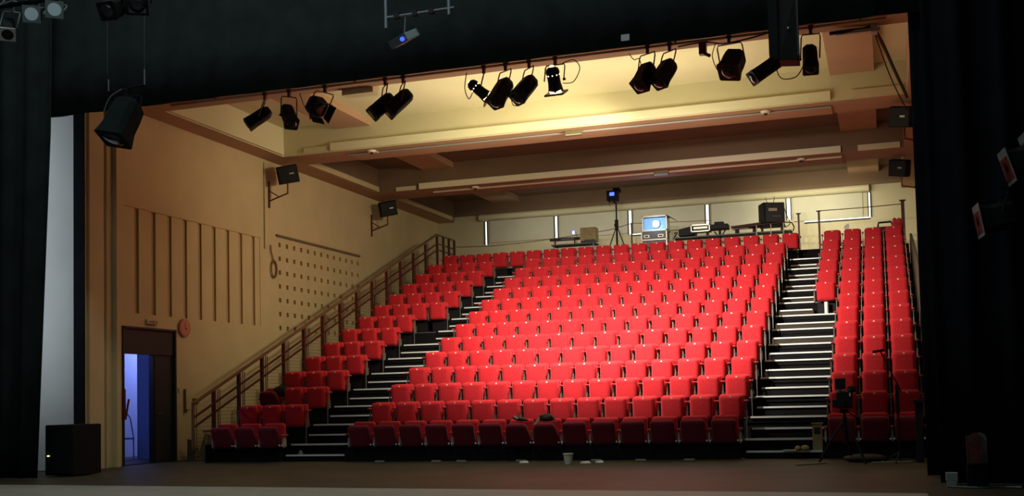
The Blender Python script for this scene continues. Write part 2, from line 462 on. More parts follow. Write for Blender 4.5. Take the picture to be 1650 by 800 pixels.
o = MB().box(-3.37 - 3.4, -3.33 - 3.4, -.1, .5, 0, .36).build('side_skirt', M['deck'], plat)
for r in range(2, 14):
    xe = -1.69 if r <= 8 else -1.16
    MB().box(xe - 3.4, xe + .012 - 3.4, (r - 1) * D + .0, (r - 1) * D + .025, deck_z(r), deck_z(r) + .36).build('end_trim', M['metal_edge'], plat)
    MB().box(XE_R(r) - 3.4, XE_R(r) + .012 - 3.4, (r - 1) * D, (r - 1) * D + .025, deck_z(r), deck_z(r) + .36).build('end_trim', M['metal_edge'], plat)
# rear control platform a step up
tag(MB().box(-3.33, 10.27, 12.28, 14.2, deck_z(14) + .002, 5.07).build('control_platform', M['deck']), 'black raised platform behind the back row carrying the control gear', 'platform')

def stairs(name, label, xl_of, xr_of):
    t = empty(name, (xl_of(1), 0.5, 0)); tag(t, label, 'stairs', 'aisle stairs')
    ox, oy = xl_of(1), .5
    for r in range(1, 14):
        xa, xb = xl_of(r) - ox, xr_of(r) - ox
        z = deck_z(r)
        yr = (r - 1) * D + .5 - oy
        zh = (r - 1) * H + .13
        s = MB().box(xa, xb, yr - .30, yr, z, zh).build('half_step', M['deck_reflect'] if r > 6 and 'right' in label else M['deck'], t)
        MB().box(xa + .03, xb - .03, yr - .32, yr - .285, zh - .026, zh + .006).build('nosing', M['nosing'], s)
        zz = deck_z(r + 1)
        s = MB().box(xa - .1, xb + .02, yr - .018, yr, zz - .1, zz).build('deck_step', M['deck'], t)
        MB().box(xa - .02, xb, yr - .04, yr + .015, zz - .018, zz + .014).build('nosing', M['nosing'], s)
    return t
stairs('aisle_stairs', 'left aisle stairs with white nosings between left and centre seat blocks',
       lambda r: -1.75 if r <= 7 else -1.20, lambda r: -.33)
stairs('aisle_stairs', 'right aisle stairs with white nosings between centre and right seat blocks',
       lambda r: 7.20, lambda r: 8.53 if r <= 8 else 8.0)

# ---------------------------------------------------------------- seats
def rounded(w, z0, z1, y0, y1, rad=.05, bulge=.02, seg=5, tp=1.0, M4=None):
    """upholstered slab: outline with rounded corners, faces bulging out; returns MB"""
    mb = MB()
    def outline(inset, tw=1.0):
        pts = []
        hw = w / 2 - inset; a0 = z0 + inset; a1 = z1 - inset
        rr = max(.01, rad - inset * .6)
        for (cx, cz, st) in ((hw - rr, a1 - rr, 0), (-hw + rr, a1 - rr, PI / 2), (-hw + rr, a0 + rr, PI), (hw - rr, a0 + rr, 1.5 * PI)):
            for k in range(seg + 1):
                a = st + PI / 2 * k / seg
                zz = cz + rr * math.sin(a)
                f = 1 - (1 - tp) * (1 - (zz - z0) / (z1 - z0))
                pts.append(((cx + rr * math.cos(a)) * f, zz))
        return pts
    ym = (y0 + y1) / 2
    layers = [(.075, y0 - bulge), (.03, y0 - bulge * .7), (.008, y0 + .012), (0, y0 + .03), (0, y1 - .03), (.008, y1 - .008), (.03, y1)]
    rings = [[(x, y, z) for x, z in outline(i)] for i, y in layers]
    mb.loft(rings, M=M4)
    return mb

def make_seat(kind, ends=False):
    """kind: upper / front / open.  origin on the deck under the seat pan's front"""
    t = empty('theatre_seat')
    arm_z = .585 if kind != 'upper' else .69
    rounded(.445, .34, .80, .13, .235, rad=.06, bulge=.015).build('backrest', M['velvet'], t, smooth=True)
    if kind == 'upper':
        R4 = Matrix.Translation((0, .0, .36)) @ Matrix.Rotation(math.radians(2), 4, 'X') @ Matrix.Translation((0, 0, -.36))
        sp = rounded(.415, .335, .785, -.01, .08, rad=.055, bulge=.022, M4=R4).build('seat_pan', M['velvet'], t, smooth=True)
        MB().cyl((0, -.022, .752), (0, -.042, .750), .017, n=10).build('number_plate', M['plate'], sp)
    elif kind == 'front':
        R4 = Matrix.Translation((0, .06, .36)) @ Matrix.Rotation(math.radians(21), 4, 'X') @ Matrix.Translation((0, -.04, -.36))
        sp = rounded(.43, .335, .77, -.04, .06, rad=.06, bulge=.012, tp=.97, M4=R4).build('seat_pan', M['velvet_shaded'], t, smooth=True)
    else:
        R4 = Matrix.Translation((0, .06, .36)) @ Matrix.Rotation(math.radians(30), 4, 'X') @ Matrix.Translation((0, -.04, -.36))
        rr = rounded(.48, .325, .79, -.04, .06, rad=.08, bulge=.012, M4=R4)
        for v_ in rr.bm.verts:       # narrower towards the free edge
            v_.co.x *= 1.12 - .42 * max(0, (v_.co.z - .33)) / .45
        sp = rr.build('seat_pan', M['velvet_shaded'], t, smooth=True)
    for sx in ((1, -1) if ends else (1,)):
        xx = .265 * sx
        MB().box(xx - .026, xx + .026, -.02 if kind == 'upper' else -.06, .20, arm_z - .035, arm_z).build('armrest', M['velvet_pad'], t, smooth=True, bevel=.014)
        MB().box(xx - .010, xx + .010, .05, .08, .32, arm_z - .035).box(xx - .014, xx + .014, .02, .14, .34, .50).build('side_bracket', M['bracket' if kind == 'upper' else 'bracket_light'], t)
    if kind != 'upper':
        MB().ball((.235, -.05, .37), .019).ball((.295, -.05, .37), .019).build('hinge_cap', M['hinge'], t)
    MB().box(-.20, .20, .145, .16, .05, .33).box(-.06, .06, .12, .45, .05, .12).build('mounting', M['black'], t)
    return t

cache = {}
def place_seat(kind, ends, x, y, z, label, group, rz=0):
    key = (kind, ends)
    if key not in cache:
        cache[key] = make_seat(kind, ends); o = cache[key]
    else:
        o = copy_tree(cache[key])
    o.location = (x, y, z); o.rotation_euler.z = rz
    tag(o, label, 'seat', group)
    return o
ordn = ['', 'first', 'second', 'third', 'fourth', 'fifth', 'sixth', 'seventh', 'eighth', 'ninth', 'tenth', 'eleventh', 'twelfth', 'thirteenth', 'fourteenth', 'fifteenth']
def o_(n): return ordn[n]
def rowname(r): return 'front row' if r == 1 else ('back row' if r == 14 else '%s row up' % o_(r))
XL, XR, XT = -3.0164, 8.2996, -.242
for r in range(1, 14):
    y = (r - 1) * D; z = deck_z(r) if r > 1 else -.045
    for c in range(14):
        kind = 'upper' if r > 1 else ('open' if c in (6, 7) else 'front')
        if r == 1 and c in (6, 7):
            lab = 'tapered dark red seat half open in front row under %s' % ('the fallen garment' if c == 6 else 'the strapped bag')
        elif r == 1:
            lab = 'dark red tip-up seat centre block front row %s from the left aisle' % o_(c + 1)
        elif c < 7:
            lab = 'red folded tip-up seat centre block %s %s from the left aisle' % (rowname(r), o_(c + 1))
        else:
            lab = 'red folded tip-up seat centre block %s %s from the right aisle' % (rowname(r), o_(14 - c))
        place_seat(kind, c == 0, c * P, y, z, lab, 'red tip-up seats in the centre block', rz=random.uniform(-.008, .008) if r > 1 else 0)
    for c in range(3 if r < 9 else 4):
        kind = 'upper' if r > 1 else 'front'
        if (r, c) == (3, 0):
            kind = 'open'; lab = 'dark red seat left half open beside railing with a dark bag behind it'
        else:
            lab = 'red folded tip-up seat left block %s %s from the stair railing' % (rowname(r), o_(c + 1))
        place_seat(kind, c == 0, XL + c * P, y, z, lab, 'red tip-up seats in the left block', 0)
    for c in range(1 if r < 9 else 0, 4):
        kind = 'upper' if r > 1 else 'front'
        n = c + (0 if r < 9 else 1)
        lab = 'red folded tip-up seat right block %s %s from the right aisle' % (rowname(r), o_(n))
        place_seat(kind, n == 1, XR + c * P, y, z, lab, 'red tip-up seats in the right block', 0)
r = 14; y = 13 * D; z = deck_z(14)
for c in range(-5, 15):
    n = c + 6
    lab = ('red back row seat %s from the corner railing' % o_(n)) if n <= 10 else ('red back row seat %s from the right aisle in the long back row' % o_(21 - n))
    place_seat('upper', c == -5, XT + c * P, y, z, lab, 'red seats in the long back row')
for c in range(4):
    place_seat('upper', c == 0, XR + c * P, y, z, 'red back row seat right block %s from the right aisle' % o_(c + 1), 'red tip-up seats in the right block')
# white support column under the overhanging seat right block
tag(MB().cyl((8.3, 8 * D - .02, deck_z(9) - .0), (8.3, 8 * D - .02, deck_z(9) + .31), .045, n=14).build('support_post', M['nosing']),
    'short white post under the overhanging seat beside the right aisle', 'post')

# ---------------------------------------------------------------- left railing
XRL = -3.40
rl = empty('stair_railing', (XRL, 0, 0)); tag(rl, 'maroon steel railing with brown handrail climbing beside the left seats', 'railing')
def rz_(y): return 1.46 + (y - .25) * H / D * 1.0
for k in range(14):
    yk = .25 + k * D * 1.0
    MB().box(-.03, .03, yk - .035, yk + .035, deck_z(k + 1), rz_(yk)).build('post', M['rail'], rl)
ye = .25 + 13 * D
MB().box(-.035, .035, -.02, .02, -.02, .02).bm.free()
def bar(mb, y0, z0, y1, z1, hw, hh):
    mb.loft([[(-hw, y0, z0 - hh), (hw, y0, z0 - hh), (hw, y0, z0 + hh), (-hw, y0, z0 + hh)], [(-hw, y1, z1 - hh), (hw, y1, z1 - hh), (hw, y1, z1 + hh), (-hw, y1, z1 + hh)]])
b = MB(); bar(b, -.45, rz_(-.45), ye, rz_(ye), .035, .024); bar(b, ye, rz_(ye), 13.4, rz_(ye), .03, .02); b.build('handrail', M['handrail'], rl)
for off in (.28, .47):
    b = MB(); bar(b, -.45, rz_(-.45) - off, ye, rz_(ye) - off, .018, .02); bar(b, ye, rz_(ye) - off, 13.4, rz_(ye) - off, .018, .018); b.build('mid_rail', M['rail'], rl)
b = MB(); bar(b, -.45, .35, -.45 + .001, 1.2, .02, .02)
b.bm.free()
MB().box(-.02, .02, -.47, -.43, .30, rz_(-.45)).box(-.02, .02, -.47, -.30, .28, .32).box(-.02, .02, -.32, -.28, .12, .3).box(-.02, .02, -.32, .2, .10, .14).box(-.02, .02, -.1, .2, .60, .65).build('end_frame', M['handrail'], rl)
for yk in (12.5, 12.95, 13.4):
    MB().box(-.03, .03, yk - .03, yk + .03, 5.07, rz_(ye)).build('post', M['rail'], rl)
b = MB()
for k in range(14):
    ya = .25 + (k - 1) * D * 1.0 + .14 if k else -.41; yb = .25 + k * D - .06
    if k == 0: yb = .18
    b.box(-.008, .008, ya, ya + .012, max(.2, rz_(ya) - 1.3), rz_(ya) - .05)
    b.box(-.008, .008, ya + .07, ya + .082, max(.2, rz_(ya) - 1.3), rz_(ya) - .05)
    b.box(-.008, .008, ya - .0, ya + .01, max(.2, rz_(ya) - 1.3), rz_(ya) - .5)
    z = max(.2, rz_(ya) - 1.25)
    while z < rz_(yb) - .5:
        ys = ya
        if z > rz_(ya) - .5: ys = .25 + (z + .5 - 1.46) * D / H
        if yb - ys > .03: b.box(-.004, .004, ys, yb, z - .004, z + .004)
        z += .075
b.build('wire_mesh', M['wire'], rl)

# rear guard rail behind the control gear, with wire rope
rr = empty('rear_guard_rail', (7.3, 13.3, 5.07)); tag(rr, 'thin maroon guard posts and slack rope behind the back row', 'railing')
b = MB().tube([(-10.6, 0, .90), (-9.4, 0, .86), (-8.2, 0, .90), (-7.0, 0, .98), (-5.6, 0, 1.1), (-4.9, 0, 1.25)], .012); b.build('rope', M['handrail'], rr)
b = MB().tube([(-4.9, 0, 1.25), (-3.6, 0, 1.20), (-2.5, 0, 1.17)], .01).build('rope', M['handrail'], rr)
for px in (-4.9,):
    MB().box(px - .02, px + .02, -.02, .02, 0, 1.27).build('post', M['rail'], rr)
def post_thing(x, y, z0, z1, w, label, m='rail'):
    tag(MB().box(x - w, x + w, y - w, y + w, z0, z1).box(x - w - .04, x + w + .04, y - w, y + w, z1 - .03, z1).build('guard_post', M[m]), label, 'post')
post_thing(7.36, 12.7, 4.7, 6.17, .025, 'thin maroon guard post at the top left of the right aisle')
post_thing(7.93, 12.5, 4.7, 6.17, .028, 'maroon guard post at the top right of the right aisle')
post_thing(10.16, 12.7, 4.7, 6.33, .045, 'thick maroon post at the far end of the right seat block')
b = MB().tube([(7.93, 12.5, 6.16), (9.1, 12.6, 6.18), (10.16, 12.7, 6.22)], .012)
tag(b.build('guard_rope', M['handrail']), 'thin rope strung behind the right seat block between two maroon posts', 'rope')

# dark side panel beyond the right block
b = MB(); b.loft([[(10.30, -.3, 0), (10.36, -.3, 0), (10.36, -.3, 2.3), (10.30, -.3, 2.3)], [(10.30, 12.4, 0), (10.36, 12.4, 0), (10.36, 12.4, 5.35), (10.30, 12.4, 5.35)]])
tag(b.build('side_panel', M['olive']), 'dark olive side panel rising along the right edge of the seats', 'panel')
b = MB()
for k in range(8):
    b.box(10.29, 10.31, 6 + k * .9, 6.06 + k * .9, 3.2 + k * .4, 4.0 + k * .4)
bpy.data.meshes  # no-op
b.bm.free()

# ---------------------------------------------------------------- lanterns
def mat_to(aim, up=Vector((0, 0, 1))):
    zax = -Vector(aim).normalized()                     # local -Z looks along aim
    xax = up.cross(zax)
    if xax.length < 1e-3: xax = Vector((1, 0, 0))
    xax.normalize(); yax = zax.cross(xax)
    return Matrix((xax, yax, zax)).transposed().to_4x4()

def ringpts(rx, ry, z, ch=.35):
    c = 1 - ch
    return [(rx, ry * c, z), (rx * c, ry, z), (-rx * c, ry, z), (-rx, ry * c, z), (-rx, -ry * c, z), (-rx * c, -ry, z), (rx * c, -ry, z), (rx, -ry * c, z)]

def lantern(center, aim, L, W, hang, label, style='box', lit=False, group=None, m='lamp', yoke='yoke', roll=0, clampz=None):
    c = Vector(center); hang = Vector(hang)
    t = empty('stage_lantern', tuple(hang)); tag(t, label, 'stage light', group)
    R = Matrix.Translation(c - hang) @ mat_to(aim) @ Matrix.Rotation(roll, 4, 'Z')
    a = W / 2
    if style == 'box':
        rings = [ringpts(a * .62, a * .62, L * .5), ringpts(a * .95, a * .95, L * .36), ringpts(a, a, L * .1), ringpts(a, a, -L * .2), ringpts(a * 1.08, a * 1.02, -L * .42, .2), ringpts(a * 1.1, a * 1.05, -L * .5, .15)]
        MB().loft(rings, M=R).build('housing', M[m], t, bevel=.006, seg=1)
    elif style == 'par':
        def circ(r, z, n=16): return [(r * math.cos(2 * PI * k / n), r * math.sin(2 * PI * k / n), z) for k in range(n)]
        MB().loft([circ(a * .35, L * .5), circ(a * .75, L * .42), circ(a * .88, L * .3), circ(a * .8, L * .2), circ(a * .8, -L * .1), circ(a * .95, -L * .38), circ(a * .95, -L * .42)], M=R).build('housing', M[m], t, smooth=True)
        fr = MB()
        g = a * 1.22
        for (x0, x1, y0, y1) in ((-g, g, -g, -g * .78), (-g, g, g * .78, g), (-g, -g * .78, -g, g), (g * .78, g, -g, g)):
            fr.box(x0, x1, y0, y1, -L * .5, -L * .44, M=R)
        fr.build('colour_frame', M['yoke'] if lit else M[m], t)
    elif style == 'barn':
        rings = [ringpts(a * .7, a * .7, L * .5), ringpts(a, a, L * .38), ringpts(a, a, -L * .05), ringpts(a * .92, a * .92, -L * .12)]
        MB().loft(rings, M=R).build('housing', M[m], t, bevel=.006, seg=1)
        for k in range(4):
            Rk = R @ Matrix.Rotation(k * PI / 2, 4, 'Z') @ Matrix.Translation((0, a * .95, -L * .12)) @ Matrix.Rotation(math.radians(16 + 6 * (k % 2)), 4, 'X')
            f = MB(); s0, s1 = a * .85, a * (1.05 if k % 2 else .8)
            f.loft([[(-s0, -.004, 0), (s0, -.004, 0), (s0, .004, 0), (-s0, .004, 0)], [(-s1, -.004, -L * .38), (s1, -.004, -L * .38), (s1, .004, -L * .38), (-s1, .004, -L * .38)]], M=Rk)
            f.build('barn_door', M[m], t)
    # lens
    def circ2(r, z, n=16): return [(r * math.cos(2 * PI * k / n), r * math.sin(2 * PI * k / n), z) for k in range(n)]
    zl = {'box': -L * .5, 'par': -L * .43, 'barn': -L * .13}[style]
    MB().loft([circ2(a * .78, zl + .002), circ2(a * .78, zl - .004), circ2(a * .4, zl - .016)], M=R).build('lens', M['lens_on'] if lit else M['lens'], t, smooth=True)
    if lit:
        vb = MB()
        for k in range(9):
            an = 2 * PI * k / 9
            vb.ball(tuple(R @ Vector((a * .82 * math.cos(an), a * .82 * math.sin(an), L * .2))), .013, u=8, v=5)
        vb.ball(tuple(R @ Vector((0, 0, L * .47))), a * .40, a * .40, a * .3, u=12, v=8)
        cdir = (R.to_3x3().inverted() @ Vector((.15, -1, 0))); cdir.z = 0; cdir.normalize()
        sd = Vector((-cdir.y, cdir.x, 0))
        for k in (-1, 1):
            pts_ = [R @ (cdir * a * (1.0 - .16 * abs(q_)) + sd * (k * a * (.12 + .62 * q_)) + Vector((0, 0, -L * (.405 - .05 * q_)))) for q_ in (0, .25, .5, .75, 1)]
            vb.tube(pts_, .014)
        vb.build('glow_vents', M['vent_on'], t)
    # yoke
    pv = Vector(c - hang)
    sx = a * 1.28
    top = -.09
    yk = MB()
    ax = (R.to_3x3() @ Vector((1, 0, 0))); ax.z = 0; ax.normalize()
    pL, pR = pv + ax * sx, pv - ax * sx
    tl = Vector((ax.x * sx, ax.y * sx, top)); tr = Vector((-ax.x * sx, -ax.y * sx, top))
    yk.tube([pL, (pL * .15 + tl * .85), tl * .9 + Vector((0, 0, top * .1)), (0, 0, top), tr * .9 + Vector((0, 0, top * .1)), (pR * .15 + tr * .85), pR], .012, n=6)
    yk.build('yoke', M[yoke], t)
    MB().box(-.025, .025, -.025, .025, top, .03).box(-.04, .04, -.03, .03, -.005, .05).build('clamp', M[yoke], t)
    MB().cyl(tuple(pL - ax * .015), tuple(pL + ax * .03), .022, n=8).build('knob', M['black'], t)
    return t

# lighting bar below the first beam
bar_o = empty('lighting_bar', (3.4, -.8, 7.045)); tag(bar_o, 'long dark lighting bar hung under the first ceiling beam', 'lighting bar')
MB().cyl((-7.0, 0, 0), (6.4, 0, 0), .024, n=10).build('pipe', M['beam_bounce'], bar_o)
for x in (-6, -3, 0, 3, 6):
    MB().cyl((x, 0, 0), (x, 0, .04), .02, n=6).build('hanger', M['yoke'], bar_o)
G = 'lanterns on the lighting bar under the first beam'
def L_(x, z, dx, dz, L, W, label, style='box', lit=False, dy=-.55, hx=None, roll=0):
    lantern((x, -.9, z), (dx, dy, dz), L * 1.13, W * 1.12, ((hx if hx is not None else x), -.8, 7.02), label, style, lit, G, roll=roll)
L_(-1.58, 6.57, -.9, -.75, .46, .21, 'black lantern tilted down left, leftmost of those on the bar', hx=-1.5)
L_(-.93, 6.54, .6, -.9, .50, .21, 'slim black lantern leaning down right, second from left on the bar', hx=-.98)
L_(-.31, 6.62, .7, -.7, .36, .30, 'bulky black lantern with open barn doors, third from left on the bar', style='barn', hx=-.22, dy=-.3)
L_(1.00, 6.53, -.65, -.8, .46, .24, 'black lantern of a close left pair, its left one, aimed down left', hx=1.02)
L_(1.33, 6.55, -.7, -.85, .50, .25, 'black lantern of a close left pair, its right one, aimed down left', hx=1.38)
L_(2.90, 6.60, .75, -.7, .42, .21, 'glowing lit can lantern with square frame pointing down right', style='par', lit=True, hx=2.95, dy=.35)
L_(3.30, 6.53, -.35, -.95, .50, .24, 'black lantern directly right of the glowing tilted can', hx=3.36)
L_(3.74, 6.54, -.5, -.85, .48, .24, 'black lantern with pale label between a black one and the upright lit can', hx=3.80)
L_(4.28, 6.63, .02, -.9, .42, .25, 'glowing lit lantern hanging straight down with bright round top', style='par', lit=True, dy=.45)
L_(5.88, 6.52, -.3, -.9, .46, .24, 'black lantern of the middle right pair, its left one', hx=5.92)
L_(6.22, 6.54, -.42, -.9, .46, .24, 'black lantern of the middle right pair, its right one', hx=6.30)
L_(7.36, 6.57, -.25, -.8, .42, .30, 'squat black lantern alone left of the big barn door flood', style='box', hx=7.30, roll=.3)
L_(7.93, 6.43, -.95, -.75, .60, .21, 'long black lantern pointing down left behind the big flood', hx=8.15)
L_(8.60, 6.50, .05, -.95, .46, .21, 'black lantern hanging vertically at the right end of the bar', hx=8.62)
tag(MB().box(6.80, 6.92, -.86, -.74, 6.80, 6.99).cyl((6.84, -.8, 6.84), (6.98, -.84, 6.76), .03).build('hook_clamp', M['yoke']), 'small empty red hook clamp on the bar between two lanterns', 'clamp')
# loose cables around the bar
def cable(pts, r, label, m='blackcable', name='cable'):
    P_ = []
    pts = [Vector(p) for p in pts]
    for i in range(len(pts) - 1):
        p0 = pts[max(0, i - 1)]; p1 = pts[i]; p2 = pts[i + 1]; p3 = pts[min(len(pts) - 1, i + 2)]
        for k in range(6):
            s = k / 6
            P_.append(.5 * ((2 * p1) + (-p0 + p2) * s + (2 * p0 - 5 * p1 + 4 * p2 - p3) * s * s + (-p0 + 3 * p1 - 3 * p2 + p3) * s ** 3))
    P_.append(pts[-1])
    return tag(MB().tube(P_, r).build(name, M[m]), label, 'cable')
cable([(4.42, -.8, 6.95), (4.62, -.8, 6.98), (4.72, -.8, 6.82), (4.6, -.8, 6.6), (4.42, -.85, 6.58)], .009, 'looped cable curving out right of the upright lit lantern', 'yoke')
cable([(5.6, -.8, 6.97), (5.68, -.8, 6.86), (5.78, -.82, 6.85), (5.83, -.85, 6.6)], .008, 'thin looped cable left of the middle right lantern pair', 'yoke')
cable([(6.45, -.83, 6.98), (6.9, -.83, 7.0), (7.2, -.83, 6.94), (7.6, -.83, 6.97), (7.95, -.83, 7.03)], .014, 'dark red cable running along the bar right of the middle pair', 'yoke')
cable([(7.08, -.83, 6.96), (7.02, -.83, 6.75), (7.1, -.85, 6.5), (7.2, -.88, 6.45)], .008, 'cable drooping to the squat black lantern', 'yoke')
cable([(8.05, -.85, 6.45), (8.1, -.86, 6.28), (8.2, -.86, 6.22), (8.38, -.86, 6.25), (8.5, -.88, 6.42)], .009, 'cable loop hanging between big flood and end lantern', 'yoke')
cable([(2.62, -.8, 6.98), (2.58, -.8, 6.7), (2.66, -.82, 6.5), (2.75, -.85, 6.6)], .009, 'cable loop hanging left of the tilted lit can', 'yoke')
cable([(-.75, -.8, 6.98), (-.7, -.8, 6.82), (-.6, -.83, 6.66), (-.45, -.85, 6.7)], .008, 'cable swag left of the bulky barn door lantern', 'yoke')
cable([(3.45, -.85, 6.5), (3.5, -.85, 6.3), (3.6, -.85, 6.28), (3.68, -.85, 6.35)], .008, 'cable slung between the two black lanterns near the centre', 'yoke')
# cable bundle top right
cable([(8.9, -.5, 7.0), (9.4, -.4, 7.04), (9.63, -.3, 7.0), (9.95, 1.0, 6.6), (10.12, 1.6, 6.35)], .03, 'thick black cable bundle falling at the top right corner', 'blackcable')
cable([(9.6, -.3, 7.0), (9.85, .8, 6.5), (10.1, 1.5, 6.1)], .012, 'thin black cable beside the bundle at the top right', 'blackcable')
tag(MB().box(9.0, 9.7, -.45, -.38, 6.98, 7.03).box(9.55, 9.65, -.5, -.3, 6.95, 7.1).build('pipe_bracket', M['frame_white']), 'short grey pipe bracket at the top right ceiling corner', 'bracket')

# nearer fixtures in front of the border curtain
t = empty('flood_lantern', (8.60, -6.0, 5.75)); tag(t, 'big dark rectangular flood lantern with side door in front of the border', 'stage light')
MB().loft([[(-.06, -.12, -.78), (.16, -.12, -.80), (.16, .16, -.80), (-.06, .16, -.78)], [(-.06, -.10, .0), (.16, -.12, .0), (.16, .16, .0), (-.06, .16, .0)]]).build('housing', M['lamp'], t, bevel=.008)
MB().loft([[(-.065, -.125, -.78), (-.055, -.125, -.78), (-.165, -.05, -.70), (-.175, -.05, -.70)], [(-.065, -.12, .0), (-.055, -.12, .0), (-.165, -.05, -.02), (-.175, -.05, -.02)]]).build('barn_door', M['lampgreen'], t)
MB().ball((.06, -.125, -.42), .012).build('bolt', M['plate'], t)
MB().box(-.02, .02, -.02, .02, 0, .5).build('hanger', M['grey_metal'], t)
MB().box(.155, .175, -.14, -.11, -.75, -.0).build('side_strip', M['grey_metal'], t)
t = lantern((-1.42, -5.0, 5.53), (-.16, -.42, -.95), .72, .42, (-1.38, -4.95, 6.0), 'dark green angular lantern hanging at the upper left of the opening', style='box', m='lampgreen', yoke='lampgreen', roll=.5)
MB().ball((-.33, -.16, -.72), .016).ball((.02, -.2, -.66), .018).build('bolt', M['plate'], t)
MB().tube([(-.33, 0, .02), (.33, 0, .06)], .016).build('pipe', M['lampgreen'], t)
MB().tube([(-.33, 0, .02), (-.33, 0, .22)], .012).tube([(.33, 0, .06), (.33, 0, .3)], .014).build('chain', M['grey_metal'], t)
tag(MB().tube([(-1.05, -4.95, 6.3), (-1.04, -4.95, 9)], .005).tube([(-1.73, -4.95, 6.3), (-1.73, -4.95, 9)], .005).build('suspension_wire', M['darkgrey']), 'pair of thin wires holding the dark green lantern', 'wire')
cable([(-1.42, -5.0, 6.02), (-1.6, -5.05, 5.9), (-1.72, -5.05, 5.68)], .012, 'short grey cable curling from the dark green lantern', 'grey_metal')

# hanging projector and its frame
t = empty('hanging_projector', (3.32, -5.0, 6.22)); tag(t, 'grey video projector hanging tilted in front of the border curtain', 'projector')
Rt_, Up_, Fw_ = Vector((.952, .305, -.024)), Vector((.040, -.045, .998)), Vector((-.303, .951, .055))
wv = (Rt_ * .80 + Up_ * .29 - Fw_ * .52).normalized(); dv = (Rt_ * .38 + Up_ * .42 + Fw_ * .82); dv = (dv - wv * dv.dot(wv)).normalized(); hv = wv.cross(dv)
Rp = Matrix((wv, dv, hv)).transposed().to_4x4()
MB().box(-.15, .15, -.19, .19, -.055, .055, M=Rp).build('body', M['proj'], t, bevel=.012)
MB().box(-.15, .15, -.20, -.188, -.058, .058, M=Rp).build('front_panel', M['grey_metal'], t, bevel=.004)
MB().cyl(tuple(Rp @ Vector((.09, -.20, -.005))), tuple(Rp @ Vector((.09, -.225, -.005))), .030, n=14).build('lens', M['blue_led'], t)
MB().tube([(0, 0, .05), (.02, 0, .3)], .012).build('mount', M['grey_metal'], t)
t = empty('hanging_ladder', (3.5, -5.0, 6.6)); tag(t, 'grey pipe ladder frame hanging above the projector', 'pipe frame')
MB().cyl((-.46, 0, -.20), (-.46, 0, 1.2), .026).build('upright', M['grey_metal'], t)
MB().cyl((.50, 0, -.13), (.50, 0, 1.2), .026).build('upright', M['grey_metal'], t)
MB().cyl((-.46, 0, -.05), (.58, 0, -.04), .022).build('crossbar', M['grey_metal'], t)
MB().box(-.33, -.25, -.03, .03, -.08, -.01).box(-.05, .02, -.03, .03, -.08, -.01).box(.2, .27, -.03, .03, -.08, -.01).build('clip', M['black'], t)
tag(MB().box(6.22, 6.34, -4.10, -4.07, 6.10, 6.19).build('hem_tag', M['boxgrey']), 'tiny pale tag on the border curtain hem', 'tag')

# lantern cluster top left
t = empty('rigging_pipe', (-1.6, -6.5, 6.93)); tag(t, 'tangled grey rigging pipe and cables across the top left corner', 'rigging pipe')
MB().cyl((-1.2, 0, 0), (2.1, 0, -.05), .03).build('pipe', M['lampgreen'], t)
for i in range(7):
    pts = [(-1.0 + i * .28 + .1 * math.sin(k * 1.3 + i), -.05 + .04 * math.cos(k + i), .03 + .045 * math.sin(k * 1.1 + i * 2)) for k in range(9)]
    pts = [(p[0] + j * .08, p[1], p[2]) for j, p in enumerate(pts)]
    MB().tube(pts, .013).build('cable', M['gelframe'], t)
def square_lamp(x, z, aim, size, face, frame, label, y=-6.5):
    t = lantern((x, y, z), aim, .34, size, (x + .02, y + .05, 6.93), label, style='box', m='lampgreen', yoke='gelframe', group='lanterns in the top left corner')
    R = Matrix.Translation(Vector((x, y, z)) - Vector((x + .02, y + .05, 6.93))) @ mat_to(aim)
    a = size * .62
    MB().box(-a, a, -a, a, -.19, -.18, M=R).build('gel_frame', M[frame], t)
    n = 20; rr_ = size * .47
    MB().loft([[(rr_ * math.cos(2 * PI * k / n), rr_ * math.sin(2 * PI * k / n), -.191) for k in range(n)], [(rr_ * math.cos(2 * PI * k / n), rr_ * math.sin(2 * PI * k / n), -.196) for k in range(n)]], M=R).build('gel', M[face], t)
square_lamp(-2.17, 6.60, (.42, -.5, -.75), .17, 'black', 'frame_white', 'lantern with black round aperture in white frame at far top left')
square_lamp(-1.72, 6.73, (.52, -.8, -.30), .19, 'gel_blue', 'gelframe', 'lantern with pale blue gel disc, left of the pale pair')
square_lamp(-1.36, 6.75, (.62, -.72, -.30), .19, 'gel_blue', 'gelframe', 'lantern with pale blue gel disc tilted right, right of the pale pair')
lantern((-.37, -6.5, 6.64), (.05, -.8, -.5), .34, .25, (-.35, -6.45, 6.93), 'dim grey lantern near the top edge, left of the dim pair', style='box', m='lampgreen', yoke='lampgreen', group='lanterns in the top left corner')
lantern((.05, -6.5, 6.66), (.4, -.8, -.45), .34, .24, (.05, -6.45, 6.93), 'dim round lantern near the top edge, right of the dim pair', style='par', m='lampgreen', yoke='lampgreen', group='lanterns in the top left corner')

